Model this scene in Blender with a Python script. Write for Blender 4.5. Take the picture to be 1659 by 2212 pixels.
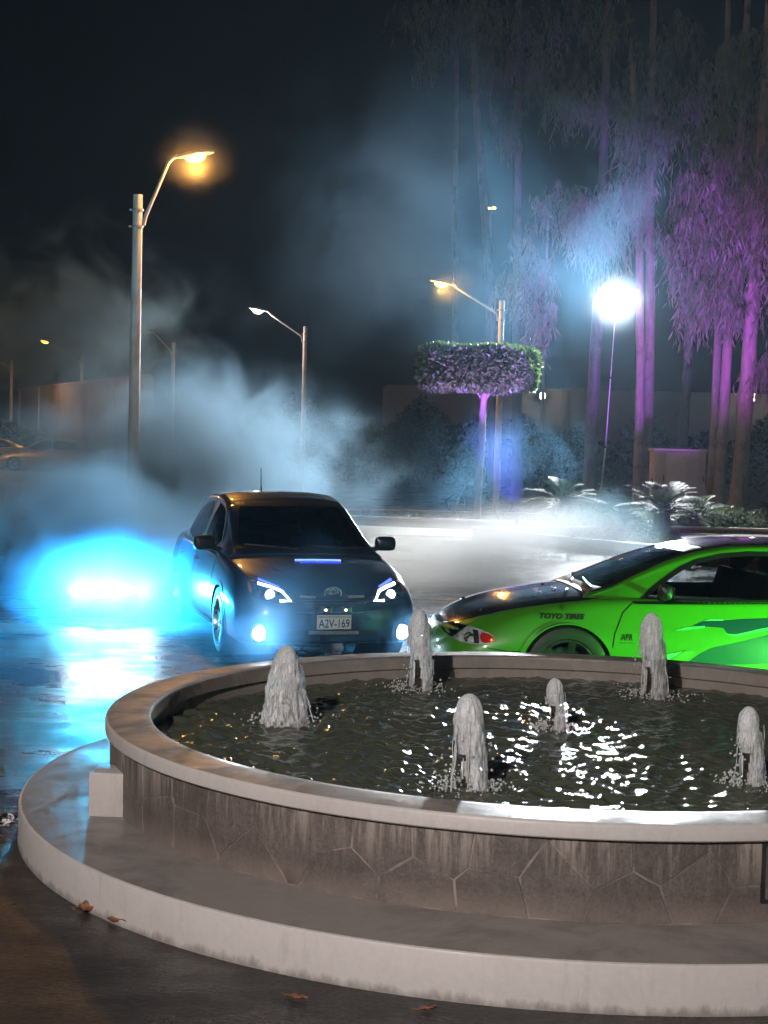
import bpy, bmesh, math, random
import numpy as np
from mathutils import Vector, Matrix, noise as mnoise
from mathutils.bvhtree import BVHTree
from mathutils.geometry import delaunay_2d_cdt

for o in list(bpy.data.objects):
    bpy.data.objects.remove(o, do_unlink=True)
SC = bpy.context.scene
COL = SC.collection
R = math.radians
PI = math.pi

# ------------------------------------------------------------------ camera
cam_d = bpy.data.cameras.new('camera')
cam = bpy.data.objects.new('camera', cam_d)
COL.objects.link(cam)
cam_d.sensor_fit = 'VERTICAL'
cam_d.sensor_height = 24.0
cam_d.lens = 24.0 * 3350.0 / 2212.0
cam_d.clip_start = 0.05
cam_d.clip_end = 900.0
_p, _r = 0.0442, 0.02472
_fw = Vector((0, math.cos(_p), -math.sin(_p)))
_up = Vector((0, math.sin(_p), math.cos(_p)))
_rt = Vector((1, 0, 0))
_r2 = _rt * math.cos(_r) + _up * math.sin(_r)
_u2 = -_rt * math.sin(_r) + _up * math.cos(_r)
cm = Matrix((( _r2.x, _u2.x, -_fw.x, 0.0), (_r2.y, _u2.y, -_fw.y, 0.0), (_r2.z, _u2.z, -_fw.z, 2.0), (0, 0, 0, 1)))
cam.matrix_world = cm
SC.camera = cam

# ------------------------------------------------------------------ night sky
world = bpy.data.worlds.new('World')
SC.world = world
world.use_nodes = True
wn = world.node_tree
wn.nodes.clear()
wo = wn.nodes.new('ShaderNodeOutputWorld')
wb = wn.nodes.new('ShaderNodeBackground')
ws = wn.nodes.new('ShaderNodeTexSky')
ws.sky_type = 'NISHITA'
ws.sun_disc = False
ws.sun_elevation = R(4)
ws.sun_rotation = R(180)
wb.inputs['Strength'].default_value = 0.00030
wn.links.new(ws.outputs[0], wb.inputs[0])
wn.links.new(wb.outputs[0], wo.inputs[0])

# ------------------------------------------------------------------ exposure, render
SC.view_settings.view_transform = 'Standard'
SC.view_settings.look = 'None'
SC.view_settings.exposure = 0.0
SC.view_settings.gamma = 1.0
SC.view_settings.use_curve_mapping = False
cy = SC.cycles
cy.use_denoising = True
cy.denoiser = 'OPENIMAGEDENOISE'
cy.max_bounces = 5
cy.diffuse_bounces = 1
cy.glossy_bounces = 3
cy.transmission_bounces = 3
cy.transparent_max_bounces = 12
cy.volume_bounces = 0
cy.volume_step_rate = 3.0
cy.volume_max_steps = 96
cy.sample_clamp_indirect = 4.0
cy.sample_clamp_direct = 0.0
cy.caustics_reflective = False
cy.caustics_refractive = False
cy.use_light_tree = True
cy.use_adaptive_sampling = True
cy.adaptive_threshold = 0.09
cy.adaptive_min_samples = 12

# strengths of the place's own lamps (watts)
P_FLOOD = 31000.0
P_STREET = 420.0
P_BEHIND = 5900.0
P_CYAN = 2500.0
P_PURPLE = 38000.0
P_GREEN = 760.0
P_FOG = 55.0

# ------------------------------------------------------------------ helpers
rng = np.random.default_rng(7)
random.seed(7)

def tag(o, label=None, cat=None, group=None, kind=None):
    if label: o['label'] = label
    if cat: o['category'] = cat
    if group: o['group'] = group
    if kind: o['kind'] = kind
    return o

def empty(name, loc=(0, 0, 0), rz=0.0):
    o = bpy.data.objects.new(name, None)
    o.empty_display_size = 0.2
    o.location = loc
    o.rotation_euler = (0, 0, rz)
    COL.objects.link(o)
    return o

def link(name, me, mat=None, parent=None, loc=None, rot=None):
    o = bpy.data.objects.new(name, me)
    COL.objects.link(o)
    if mat is not None:
        if len(me.materials) == 0:
            me.materials.append(mat)
    if parent is not None:
        o.parent = parent
    if loc is not None: o.location = loc
    if rot is not None: o.rotation_euler = rot
    return o

def smooth(me, angle=None):
    me.polygons.foreach_set('use_smooth', np.ones(len(me.polygons), dtype=bool))
    if angle is not None:
        try:
            me.set_sharp_from_angle(angle=R(angle))
        except Exception:
            pass
    me.update()
    return me

class MB:
    """collects boxes, tubes, lathes into one mesh"""
    def __init__(self):
        self.v = []; self.f = []
    def add(self, vs, fs):
        b = len(self.v)
        self.v += [tuple(p) for p in vs]
        self.f += [tuple(b + i for i in q) for q in fs]
        return self
    def box(self, x0, x1, y0, y1, z0, z1, M=None, bev=0.0):
        if bev > 0:
            bm = bmesh.new()
            bmesh.ops.create_cube(bm, size=1.0)
            for v in bm.verts:
                v.co = Vector(((x0 + x1) / 2 + v.co.x * (x1 - x0), (y0 + y1) / 2 + v.co.y * (y1 - y0), (z0 + z1) / 2 + v.co.z * (z1 - z0)))
            bmesh.ops.bevel(bm, geom=list(bm.edges), offset=bev, segments=2, profile=0.6, affect='EDGES')
            bm.verts.index_update()
            vs = [v.co.copy() for v in bm.verts]
            fs = [[v.index for v in f.verts] for f in bm.faces]
            bm.free()
        else:
            vs = [Vector(p) for p in ((x0, y0, z0), (x1, y0, z0), (x1, y1, z0), (x0, y1, z0), (x0, y0, z1), (x1, y0, z1), (x1, y1, z1), (x0, y1, z1))]
            fs = [(0, 3, 2, 1), (4, 5, 6, 7), (0, 1, 5, 4), (1, 2, 6, 5), (2, 3, 7, 6), (3, 0, 4, 7)]
        if M is not None: vs = [M @ p for p in vs]
        return self.add(vs, fs)
    def tube(self, pts, rad, n=10, cap=True):
        pts = [Vector(p) for p in pts]
        k = len(pts)
        if not hasattr(rad, '__len__'): rad = [rad] * k
        rings = []
        prev = None
        for i, p in enumerate(pts):
            t = (pts[min(i + 1, k - 1)] - pts[max(i - 1, 0)]).normalized()
            if prev is None:
                a = Vector((0, 0, 1)) if abs(t.z) < 0.9 else Vector((1, 0, 0))
                u = t.cross(a).normalized()
            else:
                u = (prev - t * prev.dot(t)).normalized()
            prev = u
            w = t.cross(u)
            rings.append([p + (u * math.cos(2 * PI * j / n) + w * math.sin(2 * PI * j / n)) * rad[i] for j in range(n)])
        vs = [q for r in rings for q in r]
        fs = []
        for i in range(k - 1):
            for j in range(n):
                a = i * n + j; b = i * n + (j + 1) % n
                fs.append((a, b, b + n, a + n))
        if cap:
            fs.append(tuple(range(n - 1, -1, -1)))
            fs.append(tuple((k - 1) * n + j for j in range(n)))
        return self.add(vs, fs)
    def lathe(self, prof, n=32, M=None, axis='z', closed=False):
        vs = []; fs = []
        m = len(prof)
        for j in range(n):
            a = 2 * PI * j / n
            for (r, h) in prof:
                if axis == 'z': p = Vector((r * math.cos(a), r * math.sin(a), h))
                elif axis == 'y': p = Vector((r * math.cos(a), h, r * math.sin(a)))
                else: p = Vector((h, r * math.cos(a), r * math.sin(a)))
                vs.append(M @ p if M is not None else p)
        mm = m if closed else m - 1
        for j in range(n):
            for i in range(mm):
                a = j * m + i; b = j * m + (i + 1) % m
                c = ((j + 1) % n) * m
                fs.append((a, c + i, c + (i + 1) % m, b))
        return self.add(vs, fs)
    def mesh(self, name):
        me = bpy.data.meshes.new(name)
        me.from_pydata([tuple(p) for p in self.v], [], self.f)
        me.validate()
        me.update()
        return me
    def build(self, name, mat, parent=None, sm=None, loc=None, rot=None):
        me = self.mesh(name)
        bm = bmesh.new(); bm.from_mesh(me)
        bmesh.ops.recalc_face_normals(bm, faces=bm.faces)
        bm.to_mesh(me); bm.free()
        if sm is not None: smooth(me, sm)
        return link(name, me, mat, parent, loc, rot)

def np_mesh(name, V, F, smooth_=False):
    """V (n,3) array, F (m,k) array of equal-size faces"""
    V = np.asarray(V, dtype=np.float32); F = np.asarray(F, dtype=np.int32)
    me = bpy.data.meshes.new(name)
    me.vertices.add(len(V)); me.vertices.foreach_set('co', V.ravel())
    k = F.shape[1]
    me.loops.add(F.size); me.loops.foreach_set('vertex_index', F.ravel())
    me.polygons.add(len(F))
    me.polygons.foreach_set('loop_start', np.arange(0, F.size, k, dtype=np.int32))
    me.polygons.foreach_set('loop_total', np.full(len(F), k, dtype=np.int32))
    me.update(calc_edges=True)
    if smooth_:
        me.polygons.foreach_set('use_smooth', np.ones(len(F), dtype=bool))
    return me

# ------------------------------------------------------------------ materials
def new_mat(name):
    m = bpy.data.materials.new(name)
    m.use_nodes = True
    nt = m.node_tree
    nt.nodes.clear()
    out = nt.nodes.new('ShaderNodeOutputMaterial')
    return m, nt, out

def mix_rgb(nt, fac, a, b):
    n = nt.nodes.new('ShaderNodeMix'); n.data_type = 'RGBA'
    for sock, val in ((n.inputs['Factor'], fac), (n.inputs['A'], a), (n.inputs['B'], b)):
        if hasattr(val, 'links') or hasattr(val, 'is_linked'):
            nt.links.new(val, sock)
        elif hasattr(val, '__len__'):
            sock.default_value = (val[0], val[1], val[2], 1)
        else:
            sock.default_value = val
    return n.outputs['Result']

def noise_tex(nt, vec, scale, detail=4, rough=0.55, dist=0.0):
    n = nt.nodes.new('ShaderNodeTexNoise')
    n.inputs['Scale'].default_value = scale
    n.inputs['Detail'].default_value = detail
    n.inputs['Roughness'].default_value = rough
    n.inputs['Distortion'].default_value = dist
    if vec is not None: nt.links.new(vec, n.inputs['Vector'])
    return n.outputs['Fac']

def maprange(nt, val, a, b, c, d, smoothstep=False):
    n = nt.nodes.new('ShaderNodeMapRange')
    n.clamp = True
    if smoothstep: n.interpolation_type = 'SMOOTHSTEP'
    nt.links.new(val, n.inputs[0])
    for i, x in enumerate((a, b, c, d)): n.inputs[i + 1].default_value = x
    return n.outputs[0]

def math_n(nt, op, a, b=None):
    n = nt.nodes.new('ShaderNodeMath'); n.operation = op
    for i, x in enumerate((a, b)):
        if x is None: continue
        if hasattr(x, 'is_linked'): nt.links.new(x, n.inputs[i])
        else: n.inputs[i].default_value = x
    return n.outputs[0]

def mapping(nt, vec, scale=(1, 1, 1), loc=(0, 0, 0), rot=(0, 0, 0)):
    n = nt.nodes.new('ShaderNodeMapping')
    n.inputs['Scale'].default_value = scale
    n.inputs['Location'].default_value = loc
    n.inputs['Rotation'].default_value = rot
    nt.links.new(vec, n.inputs['Vector'])
    return n.outputs[0]

def pos(nt):
    return nt.nodes.new('ShaderNodeNewGeometry').outputs['Position']

def objco(nt):
    return nt.nodes.new('ShaderNodeTexCoord').outputs['Object']

def principled(nt, out, **kw):
    b = nt.nodes.new('ShaderNodeBsdfPrincipled')
    for k, v in kw.items():
        s = b.inputs[k]
        if hasattr(v, 'is_linked'): nt.links.new(v, s)
        elif hasattr(v, '__len__'): s.default_value = (v[0], v[1], v[2], 1)
        else: s.default_value = v
    nt.links.new(b.outputs[0], out.inputs['Surface'])
    return b

def bump(nt, h, strength=0.3, dist=0.01):
    n = nt.nodes.new('ShaderNodeBump')
    n.inputs['Strength'].default_value = strength
    n.inputs['Distance'].default_value = dist
    nt.links.new(h, n.inputs['Height'])
    return n.outputs[0]

def mat_plain(name, col, rough=0.6, metal=0.0, var=0.25, scale=6.0, bumpk=0.0, coat=0.0, spec=0.5):
    m, nt, out = new_mat(name)
    n = noise_tex(nt, objco(nt), scale, 5, 0.6)
    c = mix_rgb(nt, maprange(nt, n, 0.3, 0.7, 0, 1), tuple(x * (1 - var) for x in col), tuple(min(1, x * (1 + var)) for x in col))
    kw = dict(Roughness=maprange(nt, n, 0.3, 0.7, max(0.01, rough * 0.8), min(1, rough * 1.2)), Metallic=metal)
    kw['Base Color'] = c
    kw['Specular IOR Level'] = spec
    if coat > 0:
        kw['Coat Weight'] = coat; kw['Coat Roughness'] = 0.03
    if bumpk > 0:
        kw['Normal'] = bump(nt, noise_tex(nt, objco(nt), scale * 8, 4, 0.6), bumpk, 0.01)
    principled(nt, out, **kw)
    return m

def mat_emit(name, col, strength):
    m, nt, out = new_mat(name)
    e = nt.nodes.new('ShaderNodeEmission')
    e.inputs[0].default_value = (*col, 1)
    e.inputs[1].default_value = strength
    nt.links.new(e.outputs[0], out.inputs['Surface'])
    m.cycles.emission_sampling = 'NONE'
    return m

def mat_glass(name, tint, rough=0.02):
    m, nt, out = new_mat(name)
    fr = nt.nodes.new('ShaderNodeFresnel'); fr.inputs[0].default_value = 1.5
    tr = nt.nodes.new('ShaderNodeBsdfTransparent'); tr.inputs[0].default_value = (*tint, 1)
    gl = nt.nodes.new('ShaderNodeBsdfGlossy'); gl.inputs['Roughness'].default_value = rough
    mx = nt.nodes.new('ShaderNodeMixShader')
    nt.links.new(fr.outputs[0], mx.inputs[0]); nt.links.new(tr.outputs[0], mx.inputs[1]); nt.links.new(gl.outputs[0], mx.inputs[2])
    nt.links.new(mx.outputs[0], out.inputs['Surface'])
    return m

def mat_paint(name, col, rough=0.35, coat=1.0, metal=0.0):
    m, nt, out = new_mat(name)
    n = noise_tex(nt, objco(nt), 3.0, 6, 0.65)
    wet = noise_tex(nt, objco(nt), 60.0, 3, 0.6)
    c = mix_rgb(nt, maprange(nt, n, 0.35, 0.7, 0, 1), col, tuple(x * 0.82 for x in col))
    principled(nt, out, **{'Base Color': c, 'Roughness': rough, 'Metallic': metal, 'Coat Weight': coat,
                           'Coat Roughness': maprange(nt, wet, 0.35, 0.75, 0.02, 0.09)})
    return m

def spot(name, loc, target, watts, col, cone=60.0, blend=0.5, rad=0.1, parent=None):
    d = bpy.data.lights.new(name, 'SPOT')
    d.energy = watts; d.color = col; d.spot_size = R(cone); d.spot_blend = blend; d.shadow_soft_size = rad
    o = bpy.data.objects.new(name, d)
    COL.objects.link(o)
    v = (Vector(target) - Vector(loc)).normalized()
    o.rotation_euler = v.to_track_quat('-Z', 'Y').to_euler()
    o.location = loc
    if parent is not None:
        bpy.context.view_layer.update()
        mw = Matrix.Translation(Vector(loc)) @ v.to_track_quat('-Z', 'Y').to_matrix().to_4x4()
        o.parent = parent
        o.matrix_parent_inverse = parent.matrix_world.inverted()
        o.matrix_basis = mw
    return o

def leaf_quads(C, D, N, L, Wd):
    """leaf-shaped quads (rhombs): C base points, D unit direction, N unit side, L length, Wd width"""
    n = len(C)
    L = np.asarray(L).reshape(-1, 1); Wd = np.asarray(Wd).reshape(-1, 1)
    a = C; b = C + D * L * 0.45 + N * Wd * 0.5; c = C + D * L; d = C + D * L * 0.45 - N * Wd * 0.5
    V = np.stack([a, b, c, d], 1).reshape(-1, 3)
    F = np.arange(4 * n).reshape(-1, 4)
    return V, F

def unit(v):
    return v / (np.linalg.norm(v, axis=-1, keepdims=True) + 1e-9)

def side_of(D, rng_):
    r = rng_.normal(size=D.shape)
    return unit(np.cross(D, r))
# ================================================================== SETTING
def mat_asphalt():
    m, nt, out = new_mat('wet_asphalt')
    p = pos(nt)
    big = noise_tex(nt, p, 0.55, 5, 0.6, 0.4)
    mid = noise_tex(nt, mapping(nt, p, (1.0, 2.2, 1.0)), 1.7, 5, 0.65)
    fine = noise_tex(nt, p, 48.0, 4, 0.8)
    grit = noise_tex(nt, p, 42.0, 4, 0.7)
    base = mix_rgb(nt, maprange(nt, fine, 0.42, 0.68, 0, 1), (0.012, 0.012, 0.013), (0.085, 0.078, 0.072))
    base = mix_rgb(nt, maprange(nt, mid, 0.4, 0.65, 0, 0.6), base, (0.026, 0.025, 0.026))
    wet = maprange(nt, math_n(nt, 'ADD', math_n(nt, 'MULTIPLY', big, 0.6), math_n(nt, 'MULTIPLY', mid, 0.4)), 0.42, 0.58, 0, 1, True)
    rough = math_n(nt, 'ADD', math_n(nt, 'MULTIPLY', wet, 0.28), math_n(nt, 'ADD', math_n(nt, 'MULTIPLY', grit, 0.26), 0.10))
    hb = math_n(nt, 'ADD', math_n(nt, 'MULTIPLY', fine, 0.5), grit)
    n = nt.nodes.new('ShaderNodeBump')
    n.inputs['Distance'].default_value = 0.014
    nt.links.new(hb, n.inputs['Height'])
    nt.links.new(maprange(nt, wet, 0, 1, 0.25, 0.7), n.inputs['Strength'])
    principled(nt, out, **{'Base Color': base, 'Roughness': rough, 'Normal': n.outputs[0], 'Specular IOR Level': 0.5})
    return m

M_ASPH = mat_asphalt()
M_CONC = mat_plain('pale_concrete', (0.34, 0.32, 0.29), 0.6, var=0.2, scale=3.0, bumpk=0.3)
M_TERRA = mat_plain('terracotta_kerb', (0.40, 0.17, 0.09), 0.55, var=0.25, scale=5.0, bumpk=0.3)
M_CAP = mat_plain('kerb_cap', (0.55, 0.52, 0.47), 0.55, var=0.2, scale=6.0, bumpk=0.2)
M_SOIL = mat_plain('soil', (0.05, 0.035, 0.025), 0.9, var=0.4, scale=9.0, bumpk=0.6)

g = 150.0
xs = np.linspace(-g, g, 61)
V = np.array([(x, y + 60, 0.0) for y in xs for x in xs])
F = np.array([(j * 61 + i, j * 61 + i + 1, (j + 1) * 61 + i + 1, (j + 1) * 61 + i) for j in range(60) for i in range(60)])
ground = link('ground', np_mesh('ground', V, F), M_ASPH)
tag(ground, kind='structure')

# raised parking terrace on the left, pavement strip between the beds
def prism(name, poly, z0, z1, mat, parent=None, bev=0.0):
    bm = bmesh.new()
    vs = [bm.verts.new((x, y, z0)) for x, y in poly]
    f = bm.faces.new(vs)
    r = bmesh.ops.extrude_face_region(bm, geom=[f])
    for v in r['geom']:
        if isinstance(v, bmesh.types.BMVert): v.co.z = z1
    bmesh.ops.recalc_face_normals(bm, faces=bm.faces)
    if bev > 0:
        ed = [e for e in bm.edges if all(abs(v.co.z - z1) < 1e-5 for v in e.verts)]
        bmesh.ops.bevel(bm, geom=ed, offset=bev, segments=2, profile=0.5, affect='EDGES')
    me = bpy.data.meshes.new(name); bm.to_mesh(me); bm.free()
    return link(name, me, mat, parent)

tag(prism('parking_terrace', [(-60, 65.4), (-7.0, 65.4), (-6.6, 90), (-60, 110)], -0.02, 0.40, M_ASPH), kind='structure')
tag(prism('terrace_kerb', [(-60, 65.0), (-6.7, 65.0), (-6.7, 65.35), (-60, 65.35)], -0.02, 0.46, M_CAP, bev=0.02), kind='structure')
tag(prism('pavement', [(-4.5, 33.2), (1.9, 33.6), (2.3, 36.2), (-0.6, 36.95), (-4.5, 37.4)], 0.0, 0.03, M_CONC), kind='structure')

# planting beds: soil, kerb with a terracotta face and a pale cap
def kerb_run(name, pts, h, wd, label):
    """one kerb along a polyline: terracotta body with a pale cap as its part"""
    k = empty(name, (pts[0][0], pts[0][1], 0))
    def strip(z0, z1, w0, w1, mat, nm):
        vs = []; fs = []
        n = len(pts)
        for i, (x, y) in enumerate(pts):
            a = Vector(pts[max(i - 1, 0)]); b = Vector(pts[min(i + 1, n - 1)])
            t = (b - a).normalized(); nn = Vector((-t.y, t.x))
            for (ww, zz) in ((w0, z0), (w1, z0), (w1, z1), (w0, z1)):
                vs.append((x + nn.x * ww - pts[0][0], y + nn.y * ww - pts[0][1], zz))
        for i in range(n - 1):
            for j in range(4):
                a = i * 4 + j; b = i * 4 + (j + 1) % 4
                fs.append((a, b, b + 4, a + 4))
        fs.append((3, 2, 1, 0)); fs.append(tuple((n - 1) * 4 + j for j in range(4)))
        return MB().add(vs, fs).build(nm, mat, k)
    strip(-0.02, h - 0.03, 0.0, wd, M_TERRA, 'kerb_face')
    strip(h - 0.03, h, -0.012, wd + 0.012, M_CAP, 'kerb_cap')
    return tag(k, label, 'kerb')

def arc(cx, cy, r, a0, a1, n=8):
    return [(cx + r * math.cos(R(a0 + (a1 - a0) * i / n)), cy + r * math.sin(R(a0 + (a1 - a0) * i / n))) for i in range(n + 1)]

bed1 = [(14.0, 41.6), (0.2, 41.6)] + arc(0.2, 39.4, 2.2, 90, 255, 12)[1:] + [(4.4, 36.3), (14, 35.6)]
tag(prism('grass_bed', [(x, y) for x, y in bed1], -0.02, 0.17, M_SOIL), kind='structure')
kerb_run('planter_kerb', [(x, y) for x, y in bed1[::-1]], 0.24, -0.18, 'terracotta kerb with pale cap round the grass bed under the topiary tree')
bed2 = [(1.9, 33.2), (3.7, 30.1), (5.6, 27.6), (9.0, 24.5), (16, 24.0), (16, 35.2), (4.6, 34.6)]
tag(prism('shrub_bed', bed2, -0.02, 0.16, M_SOIL), kind='structure')
kerb_run('planter_kerb', [bed2[6], bed2[0], bed2[1], bed2[2], bed2[3], bed2[4]], 0.26, 0.16, 'terracotta wedge-cornered kerb in front of the cycads behind the ground smoke')

M_GRASS = mat_plain('grass_blades', (0.07, 0.11, 0.03), 0.6, var=0.5, scale=1.2)
def in_poly(x, y, poly):
    c = False; n = len(poly); j = n - 1
    for i in range(n):
        xi, yi = poly[i]; xj, yj = poly[j]
        if (yi > y) != (yj > y) and x < (xj - xi) * (y - yi) / (yj - yi) + xi: c = not c
        j = i
    return c
def grass(name, poly, z, n, label, hmin=0.04, hmax=0.10):
    xs = [p[0] for p in poly]; ys = [p[1] for p in poly]
    P = np.stack([rng.uniform(min(xs), max(xs), n), rng.uniform(min(ys), max(ys), n)], 1)
    keep = np.array([in_poly(a, b, poly) for a, b in P])
    P = P[keep]
    C = np.column_stack([P, np.full(len(P), z)])
    D = unit(np.column_stack([rng.normal(0, .35, len(P)), rng.normal(0, .35, len(P)), np.ones(len(P))]))
    V, F = leaf_quads(C, D, side_of(D, rng), rng.uniform(hmin, hmax, len(P)), np.full(len(P), 0.022))
    return tag(link(name, np_mesh(name, V, F), M_GRASS), label, 'grass', kind='stuff')
grass('grass', [(13, 41.3), (0.2, 41.3), (-1.5, 40.4), (-1.6, 38.6), (-0.2, 37.5), (4.4, 36.7), (13, 36.2)], 0.165, 26000, 'short lawn grass in the bed under the topiary tree')
grass('grass', [(2.5, 33.0), (3.9, 30.5), (5.6, 28.2), (6.5, 34.3), (4.6, 34.2)], 0.155, 9000, 'short grass in the wedge bed in front of the cycads')

# ================================================================== FOUNTAIN
FX, FY = 1.003, 8.258
R_RIM, R_IN, R_STEP, R_WALL = 2.434, 2.202, 2.853, 2.402
Z_RIM, Z_BAND, Z_STEP, Z_WATER = 0.581, 0.513, 0.184, 0.435

def mat_plaster(name, col, wet_lo, wet_hi, dirt=(0.10, 0.09, 0.08), dirt_amt=0.35, sc=2.2, b=0.12, splash=False):
    m, nt, out = new_mat(name)
    p = pos(nt)
    n1 = noise_tex(nt, p, sc, 6, 0.65, 0.3)
    n2 = noise_tex(nt, p, 38.0, 4, 0.7)
    c = mix_rgb(nt, maprange(nt, n2, 0.3, 0.75, 0, 0.35), col, tuple(x * 0.7 for x in col))
    c = mix_rgb(nt, maprange(nt, n1, 0.48, 0.72, 0, dirt_amt), c, dirt)
    if splash:
        sx = nt.nodes.new('ShaderNodeSeparateXYZ'); nt.links.new(p, sx.inputs[0])
        n3 = noise_tex(nt, mapping(nt, p, (1, 1, .5)), 14.0, 5, 0.75)
        edge_ = math_n(nt, 'ADD', maprange(nt, sx.outputs[2], 0.0, 0.06, 0.55, 0.0), math_n(nt, 'SUBTRACT', n3, 0.62))
        c = mix_rgb(nt, maprange(nt, edge_, 0.10, 0.40, 0, 0.6), c, (0.10, 0.075, 0.055))
        n4 = noise_tex(nt, mapping(nt, p, (1, 1, .22)), 9.0, 6, 0.8)
        c = mix_rgb(nt, maprange(nt, n4, 0.56, 0.74, 0, 0.35), c, (0.22, 0.19, 0.17))
    r = maprange(nt, n1, 0.38, 0.62, wet_lo, wet_hi)
    principled(nt, out, **{'Base Color': c, 'Roughness': r, 'Normal': bump(nt, n2, b, 0.006), 'Specular IOR Level': 0.5})
    return m

M_RIMTOP = mat_plaster('wet_coping_top', (0.27, 0.245, 0.225), 0.28, 0.60, (0.09, 0.085, 0.075), 0.8, 3.0, 0.35)
M_RISER = mat_plaster('painted_plaster', (0.60, 0.56, 0.53), 0.35, 0.6, (0.36, 0.30, 0.27), 0.30, 2.0, 0.10, True)
M_TREAD = mat_plaster('wet_tread', (0.30, 0.27, 0.25), 0.30, 0.60, (0.12, 0.10, 0.09), 0.75, 2.4, 0.25)
M_INNER = mat_plaster('basin_wall', (0.33, 0.29, 0.25), 0.2, 0.5, (0.13, 0.10, 0.08), 0.6, 3.0, 0.2)

def mat_stone(name, k=1.0, mortar=False):
    m, nt, out = new_mat(name)
    p = pos(nt)
    sx = nt.nodes.new('ShaderNodeSeparateXYZ'); nt.links.new(p, sx.inputs[0])
    z = sx.outputs[2]
    n1 = noise_tex(nt, p, 6.0, 6, 0.7)
    n2 = noise_tex(nt, p, 70.0, 4, 0.75)
    streak = noise_tex(nt, mapping(nt, p, (1, 1, 0.10)), 34.0, 5, 0.7)
    long_ = noise_tex(nt, mapping(nt, p, (1, 1, 0.15)), 2.2, 3, 0.5)
    dark = (0.066 * k, 0.053 * k, 0.047 * k); lite = (0.165 * k, 0.138 * k, 0.122 * k)
    c = mix_rgb(nt, maprange(nt, n2, 0.30, 0.75, 0, 1), dark, lite)
    c = mix_rgb(nt, maprange(nt, n1, 0.35, 0.7, 0, 0.6), c, (0.055 * k, 0.042 * k, 0.036 * k))
    # lime run-off below the coping: pale streaks of uneven length
    reach = maprange(nt, z, 0.513, 0.30, 1.0, 0.0)
    lim = math_n(nt, 'MULTIPLY', maprange(nt, math_n(nt, 'ADD', streak, math_n(nt, 'MULTIPLY', long_, 0.75)), 0.84, 1.02, 0, 1), reach)
    c = mix_rgb(nt, math_n(nt, 'MULTIPLY', lim, 0.75), c, (0.44, 0.38, 0.33))
    damp = noise_tex(nt, mapping(nt, p, (1, 1, 0.12)), 9.0, 5, 0.7)
    c = mix_rgb(nt, maprange(nt, damp, 0.50, 0.70, 0, 0.5), c, (0.06, 0.045, 0.038))
    # pale salt crust splashed up from the step
    crust = math_n(nt, 'MULTIPLY', maprange(nt, z, 0.184, 0.30, 1.0, 0.0), maprange(nt, n1, 0.25, 0.6, 0.1, 0.9))
    c = mix_rgb(nt, math_n(nt, 'MULTIPLY', crust, 0.75), c, (0.30, 0.245, 0.21))
    if mortar:
        c = mix_rgb(nt, maprange(nt, n1, 0.46, 0.62, 0.0, 0.8), c, (0.34, 0.28, 0.245))
    principled(nt, out, **{'Base Color': c, 'Roughness': maprange(nt, n1, 0.3, 0.7, 0.45, 0.75), 'Normal': bump(nt, n2, 0.5, 0.006)})
    return m
M_STONE = [mat_stone('cladding_stone', 1.28), mat_stone('cladding_stone_warm', 1.42), mat_stone('cladding_stone_dark', 1.12)]
M_MORTAR = mat_stone('mortar', 1.4, True)

fountain = tag(empty('fountain', (FX, FY, 0)), 'round stone-clad fountain basin with pale painted step and wide wet coping', 'fountain')
def ringp(name, prof, mat, sm=40, n=160):
    return MB().lathe(prof, n).build(name, mat, fountain, sm)
ringp('step_riser', [(R_STEP - 0.02, -0.03), (R_STEP + 0.003, 0.0), (R_STEP, 0.05), (R_STEP, Z_STEP - 0.012), (R_STEP - 0.004, Z_STEP - 0.003), (R_STEP - 0.014, Z_STEP)], M_RISER)
ringp('step_tread', [(R_STEP - 0.014, Z_STEP - 0.001), (R_STEP - 0.1, Z_STEP + 0.001), (R_STEP - 0.3, Z_STEP + 0.003), (R_WALL - 0.05, Z_STEP + 0.004)], M_TREAD)
core = ringp('wall', [(R_WALL, Z_STEP - 0.02), (R_WALL, Z_BAND + 0.02)], M_MORTAR)
ringp('coping', [(R_RIM - 0.04, Z_BAND - 0.001), (R_RIM - 0.006, Z_BAND), (R_RIM, Z_BAND + 0.006), (R_RIM, Z_RIM - 0.014), (R_RIM - 0.004, Z_RIM - 0.005), (R_RIM - 0.012, Z_RIM - 0.001)], M_RISER)
ringp('coping_top', [(R_RIM - 0.012, Z_RIM - 0.001), (R_RIM - 0.05, Z_RIM + 0.001), (R_IN + 0.05, Z_RIM + 0.001), (R_IN + 0.012, Z_RIM - 0.001), (R_IN + 0.003, Z_RIM - 0.006), (R_IN, Z_RIM - 0.016)], M_RIMTOP)
ringp('basin_wall', [(R_IN, Z_RIM - 0.016), (R_IN, 0.50), (R_IN + 0.02, 0.488), (R_IN + 0.02, 0.1), (0.0, 0.1)], M_INNER)

# crazy-paved cladding: Voronoi cells on the unrolled wall, one object per stone
def clip_poly(poly, px, py, nx, ny):
    out = []; n = len(poly)
    for i in range(n):
        a = poly[i]; b = poly[(i + 1) % n]
        da = (a[0] - px) * nx + (a[1] - py) * ny; db = (b[0] - px) * nx + (b[1] - py) * ny
        if da <= 0: out.append(a)
        if da * db < 0:
            t = da / (da - db); out.append((a[0] + (b[0] - a[0]) * t, a[1] + (b[1] - a[1]) * t))
    return out
CIRC = 2 * PI * R_WALL
rs = random.Random(11)
seeds = []
tries = 0
while tries < 6000 and len(seeds) < 120:
    tries += 1
    u = rs.uniform(0, CIRC); v = rs.uniform(0.205, 0.495)
    if all(math.hypot(min(abs(u - a), CIRC - abs(u - a)), (v - b) * 1.25) > 0.215 for a, b in seeds): seeds.append((u, v))
PANEL_A = math.atan2(5.92 - FY, 1.55 - FX)
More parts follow.
